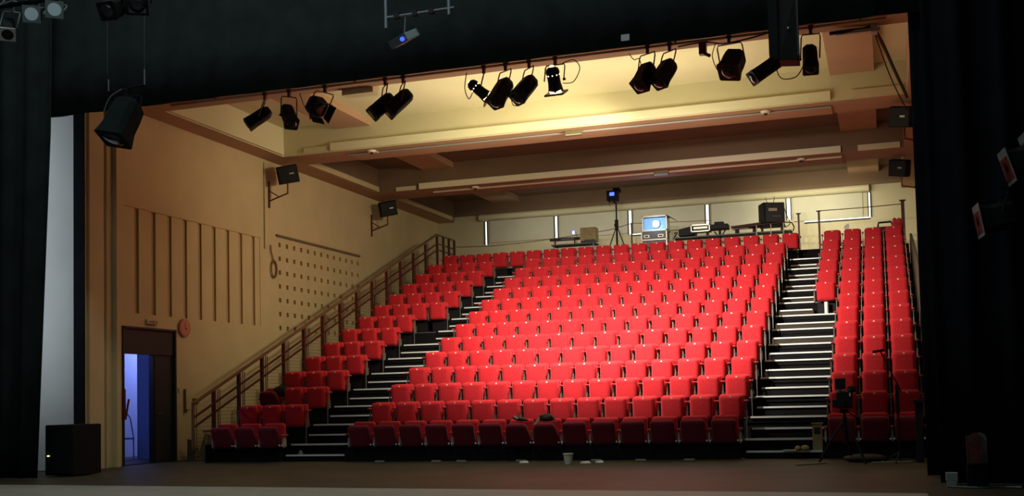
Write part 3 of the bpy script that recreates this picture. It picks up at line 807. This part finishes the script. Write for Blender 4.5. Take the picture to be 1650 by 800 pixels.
# side boom on the right wing
t = empty('boom_stand', (11.25, -5.7, 0)); tag(t, 'black vertical boom pole in the dark right wing', 'stand')
MB().cyl((0, 0, 0), (0, 0, 4.6), .03).build('pole', M['black'], t); MB().cyl((0, 0, 0), (0, 0, .04), .3, n=20).build('base', M['black'], t)
def gel_lantern(x, z, L, W, label, tilt, y=-5.55, gm='gel_red', h=.42):
    t = lantern((x + .28, y, z - .05), (-1, -.10, tilt), L, W, (x + .36, y + .05, z + .3), label, style='box', m='lamp', yoke='black', group='side lanterns on the right boom')
    R = Matrix.Translation(Vector((x + .28, y, z - .05)) - Vector((x + .36, y + .05, z + .3))) @ mat_to((-1, -.10, tilt))
    a = W * .62
    MB().box(-a, a, -a, a, -L * .5 - .012, -L * .5 - .004, M=R).build('gel_frame', M['gel_white'], t)
    MB().box(-a * .85, a * .85, -a * .8, a * .55, -L * .5 - .016, -L * .5 - .012, M=R).build('gel', M[gm], t)
    return t
gel_lantern(10.58, 3.10, .42, .30, 'right wing lantern with slanted red and white gel, lowest of three', -.16)
gel_lantern(10.90, 3.72, .42, .32, 'right wing lantern with narrow slanted red gel, middle of three', -.30)
gel_lantern(11.13, 3.90, .42, .32, 'right wing lantern with red gel at the photo edge, highest of three', -.36)
t = empty('floor_lantern', (10.50, -5.6, 0)); tag(t, 'floor lantern with rounded pale hood and red sticker in right wing', 'stage light')
b = MB()
for (xo, m_) in ((0, 'sticker'), (.055, 'hoodgrey')):
    pts = [(-.07, 0), (-.07, .27)] + [(-.07 * math.cos(PI * k / 8), .27 + .07 * math.sin(PI * k / 8)) for k in range(1, 8)] + [(.07, .27), (.07, 0)]
    MB().loft([[(p[0] + xo, -.02 + xo, .28 + p[1]) for p in pts], [(p[0] + xo, .0 + xo, .28 + p[1]) for p in pts]]).build('hood' if xo else 'sticker_panel', M[m_], t)
MB().box(-.08, .12, .06, .3, .24, .58).build('housing', M['lamp'], t, bevel=.01)
MB().box(-.09, .13, .1, .26, 0, .24).build('stand', M['black'], t)
tag(MB().box(10.19, 10.32, -5.3, -5.2, .05, .15).box(10.2, 10.31, -5.3, -5.2, 0, .05).build('junction_box', M['boxgrey'], bevel=.006), 'small pale grey box on the floor at the right curtain foot', 'box')
cable([(10.2, -5.55, .012), (10.5, -5.7, .012), (10.8, -5.62, .012), (11.3, -5.8, .012)], .012, 'pale cable lying on the floor in the right wing', 'grey_metal')

# ---------------------------------------------------------------- wall speakers
def wall_speaker(x, y, z, label, side, yaw, bright=True):
    t = empty('wall_speaker', (x, y, z)); tag(t, label, 'speaker', 'speakers on wall brackets')
    R = Euler((math.radians(12), math.radians(-12 if side < 0 else 12), yaw), 'XYZ').to_matrix().to_4x4() @ Matrix.Scale(1.2, 4)
    MB().loft([[(-.20, -.16, -.17), (.20, -.16, -.17), (.20, -.16, .17), (-.20, -.16, .17)], [(-.21, .0, -.18), (.21, .0, -.18), (.21, .0, .18), (-.21, .0, .18)], [(-.13, .17, -.15), (.13, .17, -.15), (.13, .17, .15), (-.13, .17, .15)]], M=R).build('cabinet', M['speaker'], t, bevel=.01)
    MB().box(-.185, .185, -.168, -.158, -.155, .155, M=R).build('grille', M['black'], t)
    MB().box(.02, .11, -.174, -.168, .0, .03, M=R).build('badge', M['badge'], t)
    wx = (XW - x) if side < 0 else (10.75 - x)
    s = -1 if side < 0 else 1
    MB().box(wx, wx - s * .03, -.03, .03, -.78, -.14).tube([(wx, 0, -.62), (0, 0, -.46)], .018).tube([(wx, 0, -.35), (wx * .45, 0, -.53)], .014).tube([(0, 0, -.48), (0, 0, -.12)], .02).build('bracket', M['yoke'], t)
    MB().tube([(wx, -.05, .1), (wx * .3, 0, .02)], .012).build('cable', M['cream_plastic'], t)
    return t
wall_speaker(-4.10, 4.42, 6.70, 'black speaker on red bracket, nearer one on the left wall', -1, math.radians(35))
wall_speaker(-4.10, 10.0, 6.74, 'black speaker on red bracket, farther one on the left wall', -1, math.radians(35))
wall_speaker(10.12, 4.75, 6.75, 'black speaker high by right curtain edge, nearer of two', 1, math.radians(-30))
wall_speaker(10.12, 10.4, 6.78, 'black speaker high by right curtain edge, farther of two', 1, math.radians(-30))

# clock, exit sign, coil, switches on left wall
t = empty('wall_clock', (XW, .97, 2.80)); tag(t, 'round pink faced wall clock right of the doorway top', 'clock')
MB().cyl((0, 0, 0), (.05, 0, 0), .19, n=28).build('rim', M['clockrim'], t)
MB().cyl((.05, 0, 0), (.056, 0, 0), .165, n=28).build('face', M['clock'], t)
MB().box(.057, .061, -.006, .006, -.02, .11).box(.057, .061, -.005, .07, -.03, -.016).build('hand', M['darkframe'], t)
t = empty('exit_sign', (XW, -.10, 2.86)); tag(t, 'small cream emergency exit sign box above the dark door', 'sign')
MB().box(0, .06, -.17, .17, -.045, .045).build('box', M['cream_plastic'], t, bevel=.006)
MB().box(.061, .064, -.03, .03, -.028, .028).build('pictogram', M['sign_red'], t)
MB().box(.061, .064, -.12, -.06, -.02, .02).box(.061, .064, .06, .12, -.02, .02).build('panel', M['emlight'], t)
t = empty('cable_coil', (XW + .04, 4.55, 4.95)); tag(t, 'brown coiled cable hanging on wall between slots and square recesses', 'cable')
pts = [(0, -.12, .06), (0, -.10, -.1), (0, -.03, -.25), (0, .02, -.36)]
for k in range(1, 40):
    a = -PI / 2 + 2 * PI * k / 13
    pts.append((.004 * (k // 13), .02 + (.13 + .008 * (k // 13)) * math.sin(a + PI / 2) * .9, -.52 + (.19 + .01 * (k // 13)) * math.cos(a + PI / 2)))
MB().tube(pts, .016).build('coil', M['cable'], t)
tag(MB().box(XW, XW + .03, .78, .83, 1.42, 1.52).build('light_switch', M['cream_plastic']), 'small switch box just right of the door frame', 'switch')
tag(MB().box(XW, XW + .05, .97, 1.0, 1.0, 1.5).box(XW, XW + .06, 1.0, 1.12, 1.05, 1.07).build('wall_hook', M['handrail']), 'thin brown vertical wall handle right of the door', 'handle')
tag(MB().box(XW, XW + .04, 1.28, 1.46, 1.18, 1.30).box(XW + .04, XW + .05, 1.30, 1.36, 1.2, 1.28).box(XW + .04, XW + .05, 1.38, 1.44, 1.2, 1.28).build('wall_socket', M['handrail']), 'double wall socket just left of the railing top', 'socket')
# grey fabric thing against wall
b = MB()
b.loft([[(-4.5, .90, 0), (-4.3, .90, 0), (-4.35, .86, .42), (-4.45, .84, .45)], [(-4.5, 1.25, 0), (-4.3, 1.2, 0), (-4.4, 1.0, .3), (-4.5, .95, .32)]])
b.loft([[(-4.48, 1.22, 0), (-4.3, 1.22, 0), (-4.36, 1.45, .5), (-4.42, 1.42, .55)], [(-4.48, 1.5, 0), (-4.3, 1.5, 0), (-4.36, 1.56, .5), (-4.42, 1.55, .52)]])
tag(b.build('folded_stand', M['olive']), 'dark V-shaped folded stand on the floor by the railing foot', 'stand')

# detectors and emergency lights on beams
def beam_light(x, y, z, label):
    t = empty('emergency_light', (x, y, z)); tag(t, label, 'emergency light', 'emergency lights under the beams')
    MB().box(-.20, .20, -.06, .06, -.07, .05).build('housing', M['emlight'], t, bevel=.012)
    MB().box(-.17, .17, -.065, -.05, -.065, -.045).build('diffuser', M['boxgrey'], t)
beam_light(3.13, 4.45, 7.03, 'oval emergency light under the nearer ceiling beam')
beam_light(4.07, 9.62, 7.03, 'dark emergency light under the farther ceiling beam')
def detector(x, y, z, label):
    t = empty('ceiling_detector', (x, y, z)); tag(t, label, 'detector', 'white detectors under the beams')
    MB().cyl((0, 0, 0), (0, 0, .05), .09, .11, n=16).build('dome', M['detector'], t)
    MB().cyl((0, -.01, -.02), (0, 0, 0), .04, n=10).build('eye', M['darkgrey'], t)
    return t
dt = detector(-1.84, 4.42, 7.03, 'white curved detector under left end of the nearer beam')
MB().tube([(-.1, 0, .05), (.0, 0, .07), (.16, .02, 0)], .02).build('arm', M['detector'], dt)
detector(7.35, 4.42, 7.02, 'white detector under right end of the nearer beam')
dt = detector(-1.2, 9.6, 7.03, 'white curved detector under left end of the farther beam')
MB().tube([(-.1, 0, .05), (.0, 0, .06), (.16, .02, 0)], .016).build('arm', M['detector'], dt)
detector(7.7, 9.6, 7.02, 'white detector under right end of the farther beam')
# ---------------------------------------------------------------- control gear
ZP = 5.07
def table(x0, x1, y, z, label, m='tableblue', dep=.5):
    t = empty('folding_table', ((x0 + x1) / 2, y, ZP)); tag(t, label, 'table')
    w = (x1 - x0) / 2
    MB().box(-w, w, -dep / 2, dep / 2, z - ZP - .035, z - ZP).build('tabletop', M[m], t, bevel=.004)
    for sx in (-w + .06, w - .06):
        for sy in (-dep / 2 + .05, dep / 2 - .05):
            MB().cyl((sx, sy, 0), (sx, sy, z - ZP - .035), .016).build('leg', M['grey_metal'], t)
    return t
table(.05, 1.42, 12.9, 5.74, 'grey table under the sound desk behind the back row')
t = empty('sound_desk', (.38, 12.85, 5.74)); tag(t, 'dark brown keyboard shaped sound desk on the left control table', 'sound desk')
MB().loft([[(-.36, -.25, .10), (.46, -.25, .10), (.46, -.25, .17), (-.36, -.25, .17)], [(-.36, .25, .16), (.46, .25, .16), (.46, .25, .26), (-.36, .25, .26)]]).build('console', M['bag'], t, bevel=.01)
MB().cyl((-.26, 0, 0), (-.26, 0, .12), .02).cyl((.36, 0, 0), (.36, 0, .12), .02).build('leg', M['black'], t)
MB().box(.0, .4, -.262, -.25, .12, .135).build('strip', M['boxgrey'], t)
t = empty('cardboard_box', (1.17, 12.95, 5.745)); tag(t, 'creased tan cardboard box on the left control table', 'box')
MB().box(-.24, .24, -.18, .18, .06, .47).build('carton', M['card'], t, bevel=.008)
MB().loft([[(-.05, -.185, .05), (.26, -.185, .05), (.26, -.185, .30), (-.05, -.185, .33)], [(-.05, -.25, .02), (.26, -.25, .02), (.26, -.23, .22), (-.05, -.23, .2)]]).build('flap', M['card'], t)
tag(MB().box(.98, 1.42, 12.65, 12.74, 5.745, 5.80).box(1.08, 1.4, 12.66, 12.74, 5.745, 5.83).build('black_case', M['darkgrey']), 'low dark case in front of the cardboard box', 'case')
t = empty('desk_lamp', (.80, 12.70, 5.745)); tag(t, 'tiny glowing blue white gooseneck lamp beside sound desk', 'lamp')
MB().tube([(.04, 0, 0), (.06, 0, .18), (.03, 0, .32), (-.02, 0, .36)], .01).build('gooseneck', M['darkgrey'], t)
MB().ball((-.05, -.01, .33), .035, .03, .045).build('bulb', mat('lamp_glow', (.5, .5, 1), emit=(.45, .4, 1.0), estr=12), t, smooth=True)
MB().loft([[(-.11, 0, .34), (.02, 0, .34), (.02, .02, .34), (-.11, .02, .34)], [(-.09, 0, .41), (-.03, 0, .40), (-.03, .02, .40), (-.09, .02, .41)]]).build('shade', M['blue_led'], t)
tag(MB().box(.3, .55, 12.6, 12.64, 5.745, 5.80).build('paper_stack', M['paper']), 'white sheet of paper standing under the sound desk', 'paper')

# tripod with projector head
t = empty('light_tripod', (2.05, 12.85, ZP)); tag(t, 'tall black tripod stand centre of the back row', 'tripod')
MB().cyl((0, 0, .35), (0, 0, 1.85), .022).cyl((0, 0, .3), (0, 0, 1.2), .03).build('pole', M['black'], t)
for a in (3.4, 4.9, 6.1):
    MB().tube([(0, 0, 1.15), (.42 * math.cos(a), .30 * math.sin(a), .0)], .018).build('leg', M['black'], t)
MB().box(-.045, .045, -.045, .045, 1.08, 1.32).box(-.07, -.04, -.02, .02, 1.12, 1.2).build('collar', M['black'], t)
t = empty('tripod_projector', (2.0, 12.85, 6.92)); tag(t, 'dark spotlight box with glowing blue display atop tripod', 'projector')
MB().box(-.19, .12, -.2, .15, .03, .33).build('body', M['black'], t, bevel=.015)
MB().box(-.02, .17, -.1, .2, .30, .42).build('rear_housing', M['black'], t, bevel=.01)
MB().box(-.09, .05, -.212, -.2, .17, .27).build('display', M['blue_scr'], t)
MB().tube([(-.1, -.05, .05), (-.16, -.05, -.04), (-.12, -.05, -.12)], .01).tube([(0, 0, -.02), (0, 0, .05)], .03).build('mount', M['black'], t)

# flight case with lit projector
t = empty('flight_case', (3.22, 12.90, ZP)); tag(t, 'black flight case with pale aluminium edges under the glowing projector', 'flight case')
MB().box(-.37, .37, -.28, .28, .30, .88).build('body', M['case_lam'], t)
e = MB()
for sx in (-.385, .355):
    for sy in (-.295, .265):
        e.box(sx, sx + .03, sy, sy + .03, .29, .9)
for z in (.29, .60, .87):
    e.box(-.385, .385, -.295, -.265, z, z + .03).box(-.385, .385, .265, .295, z, z + .03).box(-.385, -.355, -.295, .295, z, z + .03).box(.355, .385, -.295, .295, z, z + .03)
e.build('edge_trim', M['case_edge'], t)
for sx in (-.22, .2):
    MB().box(sx - .08, sx + .08, -.30, -.28, .68, .76).build('handle', M['case_edge'], t)
    MB().box(sx - .05, sx + .05, -.31, -.30, .70, .74).build('grip', M['black'], t)
MB().box(-.34, .34, -.25, .25, .0, .29).build('base_box', M['case_lam'], t)
t = empty('video_projector', (3.24, 12.85, 5.98)); tag(t, 'projector in open case shining a dazzling white blue lens', 'projector')
MB().box(-.34, .34, -.1, .24, -.02, .36).build('body', M['case_lam'], t, bevel=.01)
fr = MB().box(-.37, -.34, -.22, .25, -.02, .42).box(.34, .37, -.22, .25, -.02, .42).box(-.37, .37, -.22, .25, .385, .42).box(-.37, .37, -.22, .25, -.03, -.0)
fr.build('case_frame', M['case_edge'], t)
MB().box(-.33, .33, -.11, -.10, .0, .36).build('front_panel', M['beam_halo'], t)
MB().cyl((.04, -.11, .17), (.04, -.20, .17), .105, n=20).build('lens_barrel', M['darkgrey'], t)
MB().cyl((.04, -.20, .17), (.04, -.205, .17), .10, n=20).build('lens', M['beam_on'], t)
MB().loft([[(.38, -.2, .40), (.40, -.2, .40), (.40, .2, .40), (.38, .2, .40)], [(.62, -.1, .26), (.63, -.1, .25), (.63, .2, .25), (.62, .2, .26)]]).build('lid', M['tableblue'], t)

# right of it
table(3.75, 7.15, 12.95, 5.72, 'long dark table carrying the lighting desks and receiver case')
t = empty('lighting_desk', (4.1, 12.85, 5.72)); tag(t, 'small black lighting desk with tilted lid right of flight case', 'lighting desk')
MB().loft([[(-.16, -.2, .02), (.28, -.2, .04), (.28, -.2, .30), (-.16, -.2, .22)], [(-.16, .2, .02), (.28, .2, .04), (.28, .2, .34), (-.16, .2, .26)]]).build('body', M['black'], t, bevel=.008)
MB().tube([(-.3, -.15, .0), (-.2, -.15, .14), (-.3, -.15, .12)], .02).build('cable_loop', M['black'], t)
t = empty('rack_unit', (4.58, 12.85, 5.72)); tag(t, 'silver framed rack unit lying between two black desks', 'rack unit')
MB().box(-.27, .27, -.2, .2, .12, .32).build('body', M['darkgrey'], t, bevel=.01)
f = MB(); f.box(-.28, .28, -.21, -.2, .29, .33).box(-.28, .28, -.21, -.2, .11, .14).box(-.28, -.25, -.21, -.2, .11, .33).box(.25, .28, -.21, -.2, .11, .33).box(-.2, .2, -.208, -.2, .2, .25); f.build('trim_frame', M['case_edge'], t)
MB().box(-.2, -.15, -.1, .1, 0, .12).build('foot', M['black'], t); MB().box(.15, .2, -.1, .1, 0, .12).build('foot', M['black'], t)
t = empty('follow_spot', (5.12, 12.80, ZP)); tag(t, 'black lighting console on a short dark pedestal stand', 'lighting desk')
MB().box(-.26, .26, -.2, .2, .80, .94).box(-.14, .12, -.12, .15, .94, 1.02).build('body', M['black'], t, bevel=.012)
MB().cyl((0, 0, 0), (0, 0, .8), .035).build('pedestal', M['black'], t)
MB().tube([(0, 0, .55), (-.16, 0, .75)], .02).tube([(0, 0, .55), (.16, 0, .78)], .02).build('brace', M['black'], t)
t = empty('lighting_console', (5.95, 12.95, 5.72)); tag(t, 'long low black console left of the receiver case', 'console')
MB().loft([[(-.5, -.2, .16), (.35, -.2, .17), (.35, -.2, .28), (-.5, -.2, .22)], [(-.5, .2, .16), (.35, .2, .17), (.35, .2, .32), (-.5, .2, .26)]]).build('body', M['bag'], t)
MB().box(-.4, -.3, -.1, .1, 0, .16).build('foot', M['black'], t); MB().box(.1, .2, -.1, .1, 0, .16).build('foot', M['black'], t)
MB().box(-.48, .0, -.21, -.2, .12, .15).build('front_strip', M['boxgrey'], t)
t = empty('receiver_case', (6.60, 12.85, 5.72)); tag(t, 'tall black equipment case with two antennas right of the desks', 'equipment case')
Rr_ = Matrix.Rotation(math.radians(22), 4, 'Z')
MB().box(-.31, .31, -.26, .26, .20, .80, M=Rr_).build('case_body', M['black'], t, bevel=.02)
MB().box(-.24, .30, -.275, -.26, .24, .78, M=Rr_).build('front_panel', M['darkgrey'], t, bevel=.006)
MB().box(-.16, .08, -.283, -.275, .55, .63, M=Rr_).build('receiver', M['case_edge'], t)
MB().box(-.05, .2, -.283, -.275, .38, .42, M=Rr_).build('drawer_handle', M['grey_metal'], t)
MB().box(-.36, .36, -.25, .3, .14, .20).build('shelf', M['black'], t)
MB().box(-.3, -.25, -.1, .1, 0, .14).build('foot', M['black'], t); MB().box(.25, .3, -.1, .1, 0, .14).build('foot', M['black'], t)
for sx, tx in ((-.10, -.16), (.06, .10)):
    MB().tube([(sx, 0, .79), (tx, 0, 1.0)], .008).build('antenna', M['black'], t)
cable([(6.95, 12.7, 6.42), (7.05, 12.7, 6.1), (7.12, 12.7, 5.9), (7.0, 12.7, 5.8)], .012, 'cable falling down the right side of the receiver case')
t = empty('curved_rail', (6.7, 12.50, ZP)); tag(t, 'low dark red curved rail in front of the receiver case', 'railing')
MB().tube([(-1.2, 0, .80), (.3, 0, .84), (.48, 0, .82), (.54, .1, .70), (.5, .1, .58)], .018).build('rail', M['rail'], t)
for sx in (-.5, -.1, .25):
    MB().cyl((sx, 0, 0), (sx, 0, .83), .014).build('upright', M['case_edge'], t)
t = empty('rolled_bag', (9.68, 12.75, ZP)); tag(t, 'dark rolled bag with handle behind the right seat block', 'bag')
MB().box(-.34, .3, -.15, .15, .0, .55).build('body', M['bag'], t, bevel=.05, seg=3)
MB().tube([(-.2, -.05, .52), (-.17, -.05, .67), (.15, -.05, .68), (.22, -.05, .53)], .028).build('handle', M['black'], t)
b = MB(); b.ball((10.05, 12.7, 5.72), .1, .1, .12).ball((9.93, 12.72, 5.76), .06, .08, .1); b.box(9.85, 10.12, 12.6, 12.85, 5.07, 5.7)
tag(b.build('red_coat', M['velvet_pad'], smooth=True), 'dark red garment heaped beside the rolled bag', 'garment')
t = MB().loft([[(8.62, 12.3, 5.50), (8.74, 12.3, 5.50), (8.74, 12.32, 5.50), (8.62, 12.32, 5.50)], [(8.60, 12.35, 5.66), (8.72, 12.38, 5.74), (8.72, 12.40, 5.74), (8.60, 12.37, 5.66)]]).box(8.62, 8.74, 12.3, 12.35, 5.07, 5.5).build('paper_sheet', M['paper'])
tag(t, 'pale sheet poking above the right block between its first two columns', 'paper')

# ---------------------------------------------------------------- floor and seat clutter
t = empty('plastic_cup', (4.39, -1.0, 0)); tag(t, 'white plastic cup standing on the stage floor before the front row', 'cup')
MB().cyl((0, 0, 0), (0, 0, .165), .062, .082, n=20).build('cup_body', M['cup'], t, smooth=False)
MB().cyl((0, 0, .16), (0, 0, .182), .09, .09, n=20).build('rim', M['cup'], t)
for i, (x, y, w_, rz_a, lb) in enumerate(((4.62, -.75, .09, .3, 'crumpled white paper scrap on floor right beside the cup'), (4.83, -.6, .07, .1, 'white paper scrap farthest right of the cup'),
                                    (3.45, -.55, .08, .2, 'flat white paper scrap on floor left of the cup'))):
    b = MB(); R = Matrix.Translation((x, y, .0)) @ Matrix.Rotation(rz_a, 4, 'Z')
    b.loft([[(-w_, -.05, 0), (w_, -.04, 0), (w_, .05, 0), (-w_, .04, 0)], [(-w_ * .8, -.03, .03), (w_ * .6, -.02, .015), (w_ * .7, .03, .035), (-w_ * .5, .02, .012)]], M=R)
    tag(b.build('paper_scrap', M['paper']), lb, 'paper')
for i, x in enumerate((.35, 1.5, 2.0, 3.15, 4.55, 5.35, 6.2)):
    tag(MB().box(x, x + .18, -.12, -.06, 0, .025).build('floor_bracket', M['tape']), 'small pale foot plate along the platform base, %s from left' % o_(i + 1), 'bracket', 'foot plates along the platform base')
# bag with strap on front row seat
t = empty('shoulder_bag', (3.71, .0, .74)); tag(t, 'dark bag with olive strap slung over a front row seat', 'bag')
b = MB()
ring = lambda x, w_, h_: [(x, w_ * math.cos(a_ * PI / 5), .02 + h_ * math.sin(a_ * PI / 5)) for a_ in range(10)]
b.loft([ring(-.14, .03, .02), ring(-.11, .06, .05), ring(0, .075, .06), ring(.10, .06, .05), ring(.15, .03, .02)]); b.build('bag_body', M['bag'], t, smooth=True)
bb = MB(); bb.loft([[(-.12, -.02, .075), (-.07, -.02, .075), (-.07, 0, .085), (-.12, 0, .085)], [(-.21, -.14, -.09), (-.16, -.14, -.09), (-.16, -.13, -.08), (-.21, -.13, -.08)], [(-.25, -.13, -.28), (-.22, -.13, -.28), (-.22, -.12, -.28), (-.25, -.12, -.28)]])
bb.tube([(-.12, -.05, .07), (0, -.05, .095), (.1, -.05, .08), (.17, -.05, 0), (.19, -.06, -.06)], .014)
bb.build('strap', M['strap'], t)
t = empty('garment', (3.18, .05, .74)); tag(t, 'dark crumpled garment with white flash on a front row backrest', 'garment')
b = MB(); b.loft([ring(-.13, .02, .02), ring(-.08, .05, .04), ring(.0, .06, .045), ring(.1, .05, .03), ring(.16, .02, .01)], M=Matrix.Rotation(.2, 4, 'Y')); b.build('cloth', M['bag'], t, smooth=True)
MB().box(-.11, -.02, -.075, -.065, .0, .028, M=Matrix.Rotation(.55, 4, 'Y')).build('white_strip', M['paper'], t)
# dark bag behind open seat
t = empty('dark_bag', (-2.80, 2 * D + .05, deck_z(3) + .70)); tag(t, 'dark rounded bag resting behind the half open seat by the railing', 'bag')
MB().ball((0, .02, .03), .24, .09, .11).build('bag_body', M['bag'], t, smooth=True)
MB().tube([(-.1, 0, .1), (0, 0, .17), (.1, 0, .1)], .012).build('handle', M['bag'], t)
# carton and crumpled things on right aisle steps
t = empty('carton', (8.42, .30, .14)); tag(t, 'open cardboard carton at the lower right of the right aisle steps', 'box')
MB().box(-.08, .08, -.10, .08, .0, .42).build('carton_body', M['card'], t)
MB().box(-.05, .05, -.11, -.10, .27, .38).build('opening', M['bag'], t)
MB().loft([[(-.08, -.10, .42), (.08, -.10, .42), (.08, -.09, .42), (-.08, -.09, .42)], [(-.09, -.14, .45), (.1, -.14, .45), (.1, -.13, .46), (-.09, -.13, .46)]]).build('flap', M['card'], t)
b = MB(); b.ball((8.10, .12, .175), .05, .06, .045); b.ball((8.22, .13, .18), .07, .05, .05)
tag(b.build('crumpled_bag', M['card'], smooth=True), 'crumpled brown bag on the step left of the carton', 'bag')
tag(MB().box(7.85, 8.12, .12, .20, .137, .150).build('paper_sheet', M['paper']), 'white paper lying on the right aisle step near carton', 'paper')
tag(MB().box(-1.52, -1.44, .3, .36, .138, .16).box(-1.50, -1.46, .31, .35, .16, .21).build('small_bottle', M['boxgrey']), 'tiny pale object on the lowest left aisle step', 'object')

# camera on tripod
t = empty('camera_tripod', (8.93, -1.2, 0)); tag(t, 'black tripod with spread legs before the right seat block', 'tripod')
MB().cyl((0, 0, .30), (0, 0, .80), .022).cyl((0, 0, .5), (0, 0, .72), .035).build('column', M['black'], t)
for a_, l_ in ((PI + .0, .42), (-.6, .36), (1.4, .36)):
    MB().tube([(0, 0, .68), (l_ * math.cos(a_) * .55, l_ * math.sin(a_) * .55, .34), (l_ * math.cos(a_), l_ * math.sin(a_), 0)], .018).build('leg', M['black'], t)
MB().box(-.07, .06, -.06, .06, .78, .84).tube([(.05, .05, .80), (.2, .2, .68)], .01).build('head', M['black'], t)
t = empty('film_camera', (8.93, -1.2, .85)); tag(t, 'black film camera with matte box on tripod at right', 'camera')
MB().box(-.11, .12, -.14, .2, .0, .26).build('body', M['black'], t, bevel=.02)
MB().box(-.17, .02, -.18, -.12, .02, .14).build('matte_box', M['black'], t, bevel=.01)
MB().box(-.13, .03, -.05, .1, .30, .47).box(-.07, -.03, 0, .04, .24, .32).build('viewfinder', M['black'], t, bevel=.012)
MB().tube([(-.13, -.06, .29), (0, -.08, .27), (.12, -.06, .30)], .012).build('rail', M['grey_metal'], t)
MB().box(.085, .105, -.15, -.14, .19, .24).build('tally_light', M['paper'], t)
MB().ball((.12, 0, .30), .07, .08, .06).build('magazine', M['black'], t, smooth=True)
# microphone boom stand
t = empty('microphone_stand', (9.72, -1.0, 0)); tag(t, 'black microphone stand with short angled boom before right seats', 'microphone stand')
MB().cyl((0, 0, 0), (0, 0, 1.22), .014).build('pole', M['black'], t)
MB().tube([(.06, 0, 1.08), (0, 0, 1.22), (-.22, 0, 1.72)], .012).build('boom', M['black'], t)
MB().cyl((-.34, 0, 1.72), (-.16, 0, 1.745), .022).build('microphone', M['black'], t)
for a_ in (.3, 2.4, 4.5):
    MB().tube([(0, 0, .16), (.3 * math.cos(a_), .3 * math.sin(a_), .01)], .012).build('leg', M['black'], t)
MB().box(-.03, .03, -.03, .03, .75, 1.2).build('grip', M['black'], t)
b = MB(); b.ball((9.2, -.85, .06), .34, .16, .07); tag(b.build('equipment_bag', M['bag'], smooth=True), 'flat black equipment bag on floor below the right seats', 'bag')
cable([(8.62, -1.15, .012), (8.45, -1.4, .012), (8.2, -1.7, .012)], .016, 'pale cable end on floor at the tripod foot', 'tape')
cable([(9.3, -1.2, .012), (9.6, -1.1, .012), (9.9, -1.0, .012), (9.99, -.7, .012)], .012, 'pale cable on floor leading to the right curtain', 'tape')
t = MB().box(9.94, 10.10, -1.2, -.8, .92, .96).box(9.97, 10.07, -1.1, -.9, 0, .92).build('small_lectern', M['black']); tag(t, 'narrow dark stand with pale top at the right curtain edge', 'stand')

# ---------------------------------------------------------------- lights
def area(name, loc, rot, size, power, col, sy=None, spread=None):
    d = bpy.data.lights.new(name, 'AREA'); d.energy = power; d.color = col; d.size = size
    if sy: d.shape = 'RECTANGLE'; d.size_y = sy
    if spread: d.spread = spread
    o = bpy.data.objects.new(name, d); o.location = loc; o.rotation_euler = rot; COL.objects.link(o); return o
def spot(name, loc, target, power, col, ang, blend=.6, rad=.1):
    d = bpy.data.lights.new(name, 'SPOT'); d.energy = power; d.color = col; d.spot_size = math.radians(ang); d.spot_blend = blend; d.shadow_soft_size = rad
    o = bpy.data.objects.new(name, d); o.location = loc
    o.rotation_euler = (Vector(target) - Vector(loc)).to_track_quat('-Z', 'Y').to_euler(); COL.objects.link(o); return o
def point(name, loc, power, col, rad=.1):
    d = bpy.data.lights.new(name, 'POINT'); d.energy = power; d.color = col; d.shadow_soft_size = rad
    o = bpy.data.objects.new(name, d); o.location = loc; COL.objects.link(o); return o
WARM = (1.0, .86, .62)
spot('key_spot', (3.05, -.62, 6.30), (3.4, 4.4, 2.0), 2250, (1, .88, .77), 104, 1.0, .10)
spot('key_spot', (4.35, -.62, 6.30), (5.1, 4.9, 2.3), 4000, (1, .88, .78), 100, 1.0, .10)
spot('wall_fill', (5.6, 2.5, 6.6), (-4.6, 7.6, 4.6), 980, (1, .87, .58), 84, 1.0, .3)  # unseen light added to brighten the left wall
area('ceiling_fill', (3.6, 2.2, 5.2), (math.radians(180), 0, 0), 7.0, 190, (1, .92, .62), sy=1.4)  # unseen upward light added to lift the first-bay ceiling and beam face
area('beam_fill', (3.4, 4.75, 6.98), (0, 0, 0), 9.5, 65, WARM, sy=.3)  # unseen strip light added under the nearer beam as warm fill
area('beam_fill', (3.4, 9.9, 6.98), (0, 0, 0), 9.5, 38, WARM, sy=.3)  # matching added fill under the farther beam
area('back_wall_fill', (7.6, 13.4, 6.9), (math.radians(52), 0, 0), 3.0, 60, (1, .93, .66), sy=.3)  # unseen light added to brighten the right part of the back wall
area('back_wall_fill', (1.0, 13.2, 6.9), (math.radians(52), 0, 0), 6.0, 34, (1, .95, .75), sy=.3)  # weaker added fill for the rest of the back wall
point('projector_glow', (3.28, 12.4, 6.15), 8, (.6, .78, 1.0), .08)
point('corridor_light', (-6.2, 3.0, 2.6), 70, (.38, .46, 1.0), .2)
point('corridor_light', (-5.6, -.9, 2.6), 34, (.34, .44, 1.0), .2)
area('wing_fill', (-5.7, -3.75, 4.2), (math.radians(90), 0, 0), 1.2, 30, (.86, .95, .98), sy=5.5)  # unseen light added behind the leg curtain to brighten the pale flat
area('stage_fill', (2, -13, 8.5), (math.radians(42), 0, math.radians(8)), 6, 90, (.84, 1.0, .96), sy=4)  # unseen cool light added on the viewer's side to lift the drapes
area('stage_top_fill', (2, -7.2, 10.5), (math.radians(12), 0, 0), 13, 210, (.84, 1.0, .96), sy=.6)  # unseen overhead light added to lift the drapes and stage floor
w = bpy.data.worlds.new('world'); scene.world = w; w.use_nodes = True
w.node_tree.nodes['Background'].inputs[0].default_value = (.5, .6, .75, 1)
w.node_tree.nodes['Background'].inputs[1].default_value = .02
scene.view_settings.view_transform = 'Standard'
scene.view_settings.look = 'None'
scene.view_settings.exposure = 0
scene.cycles.max_bounces = 8
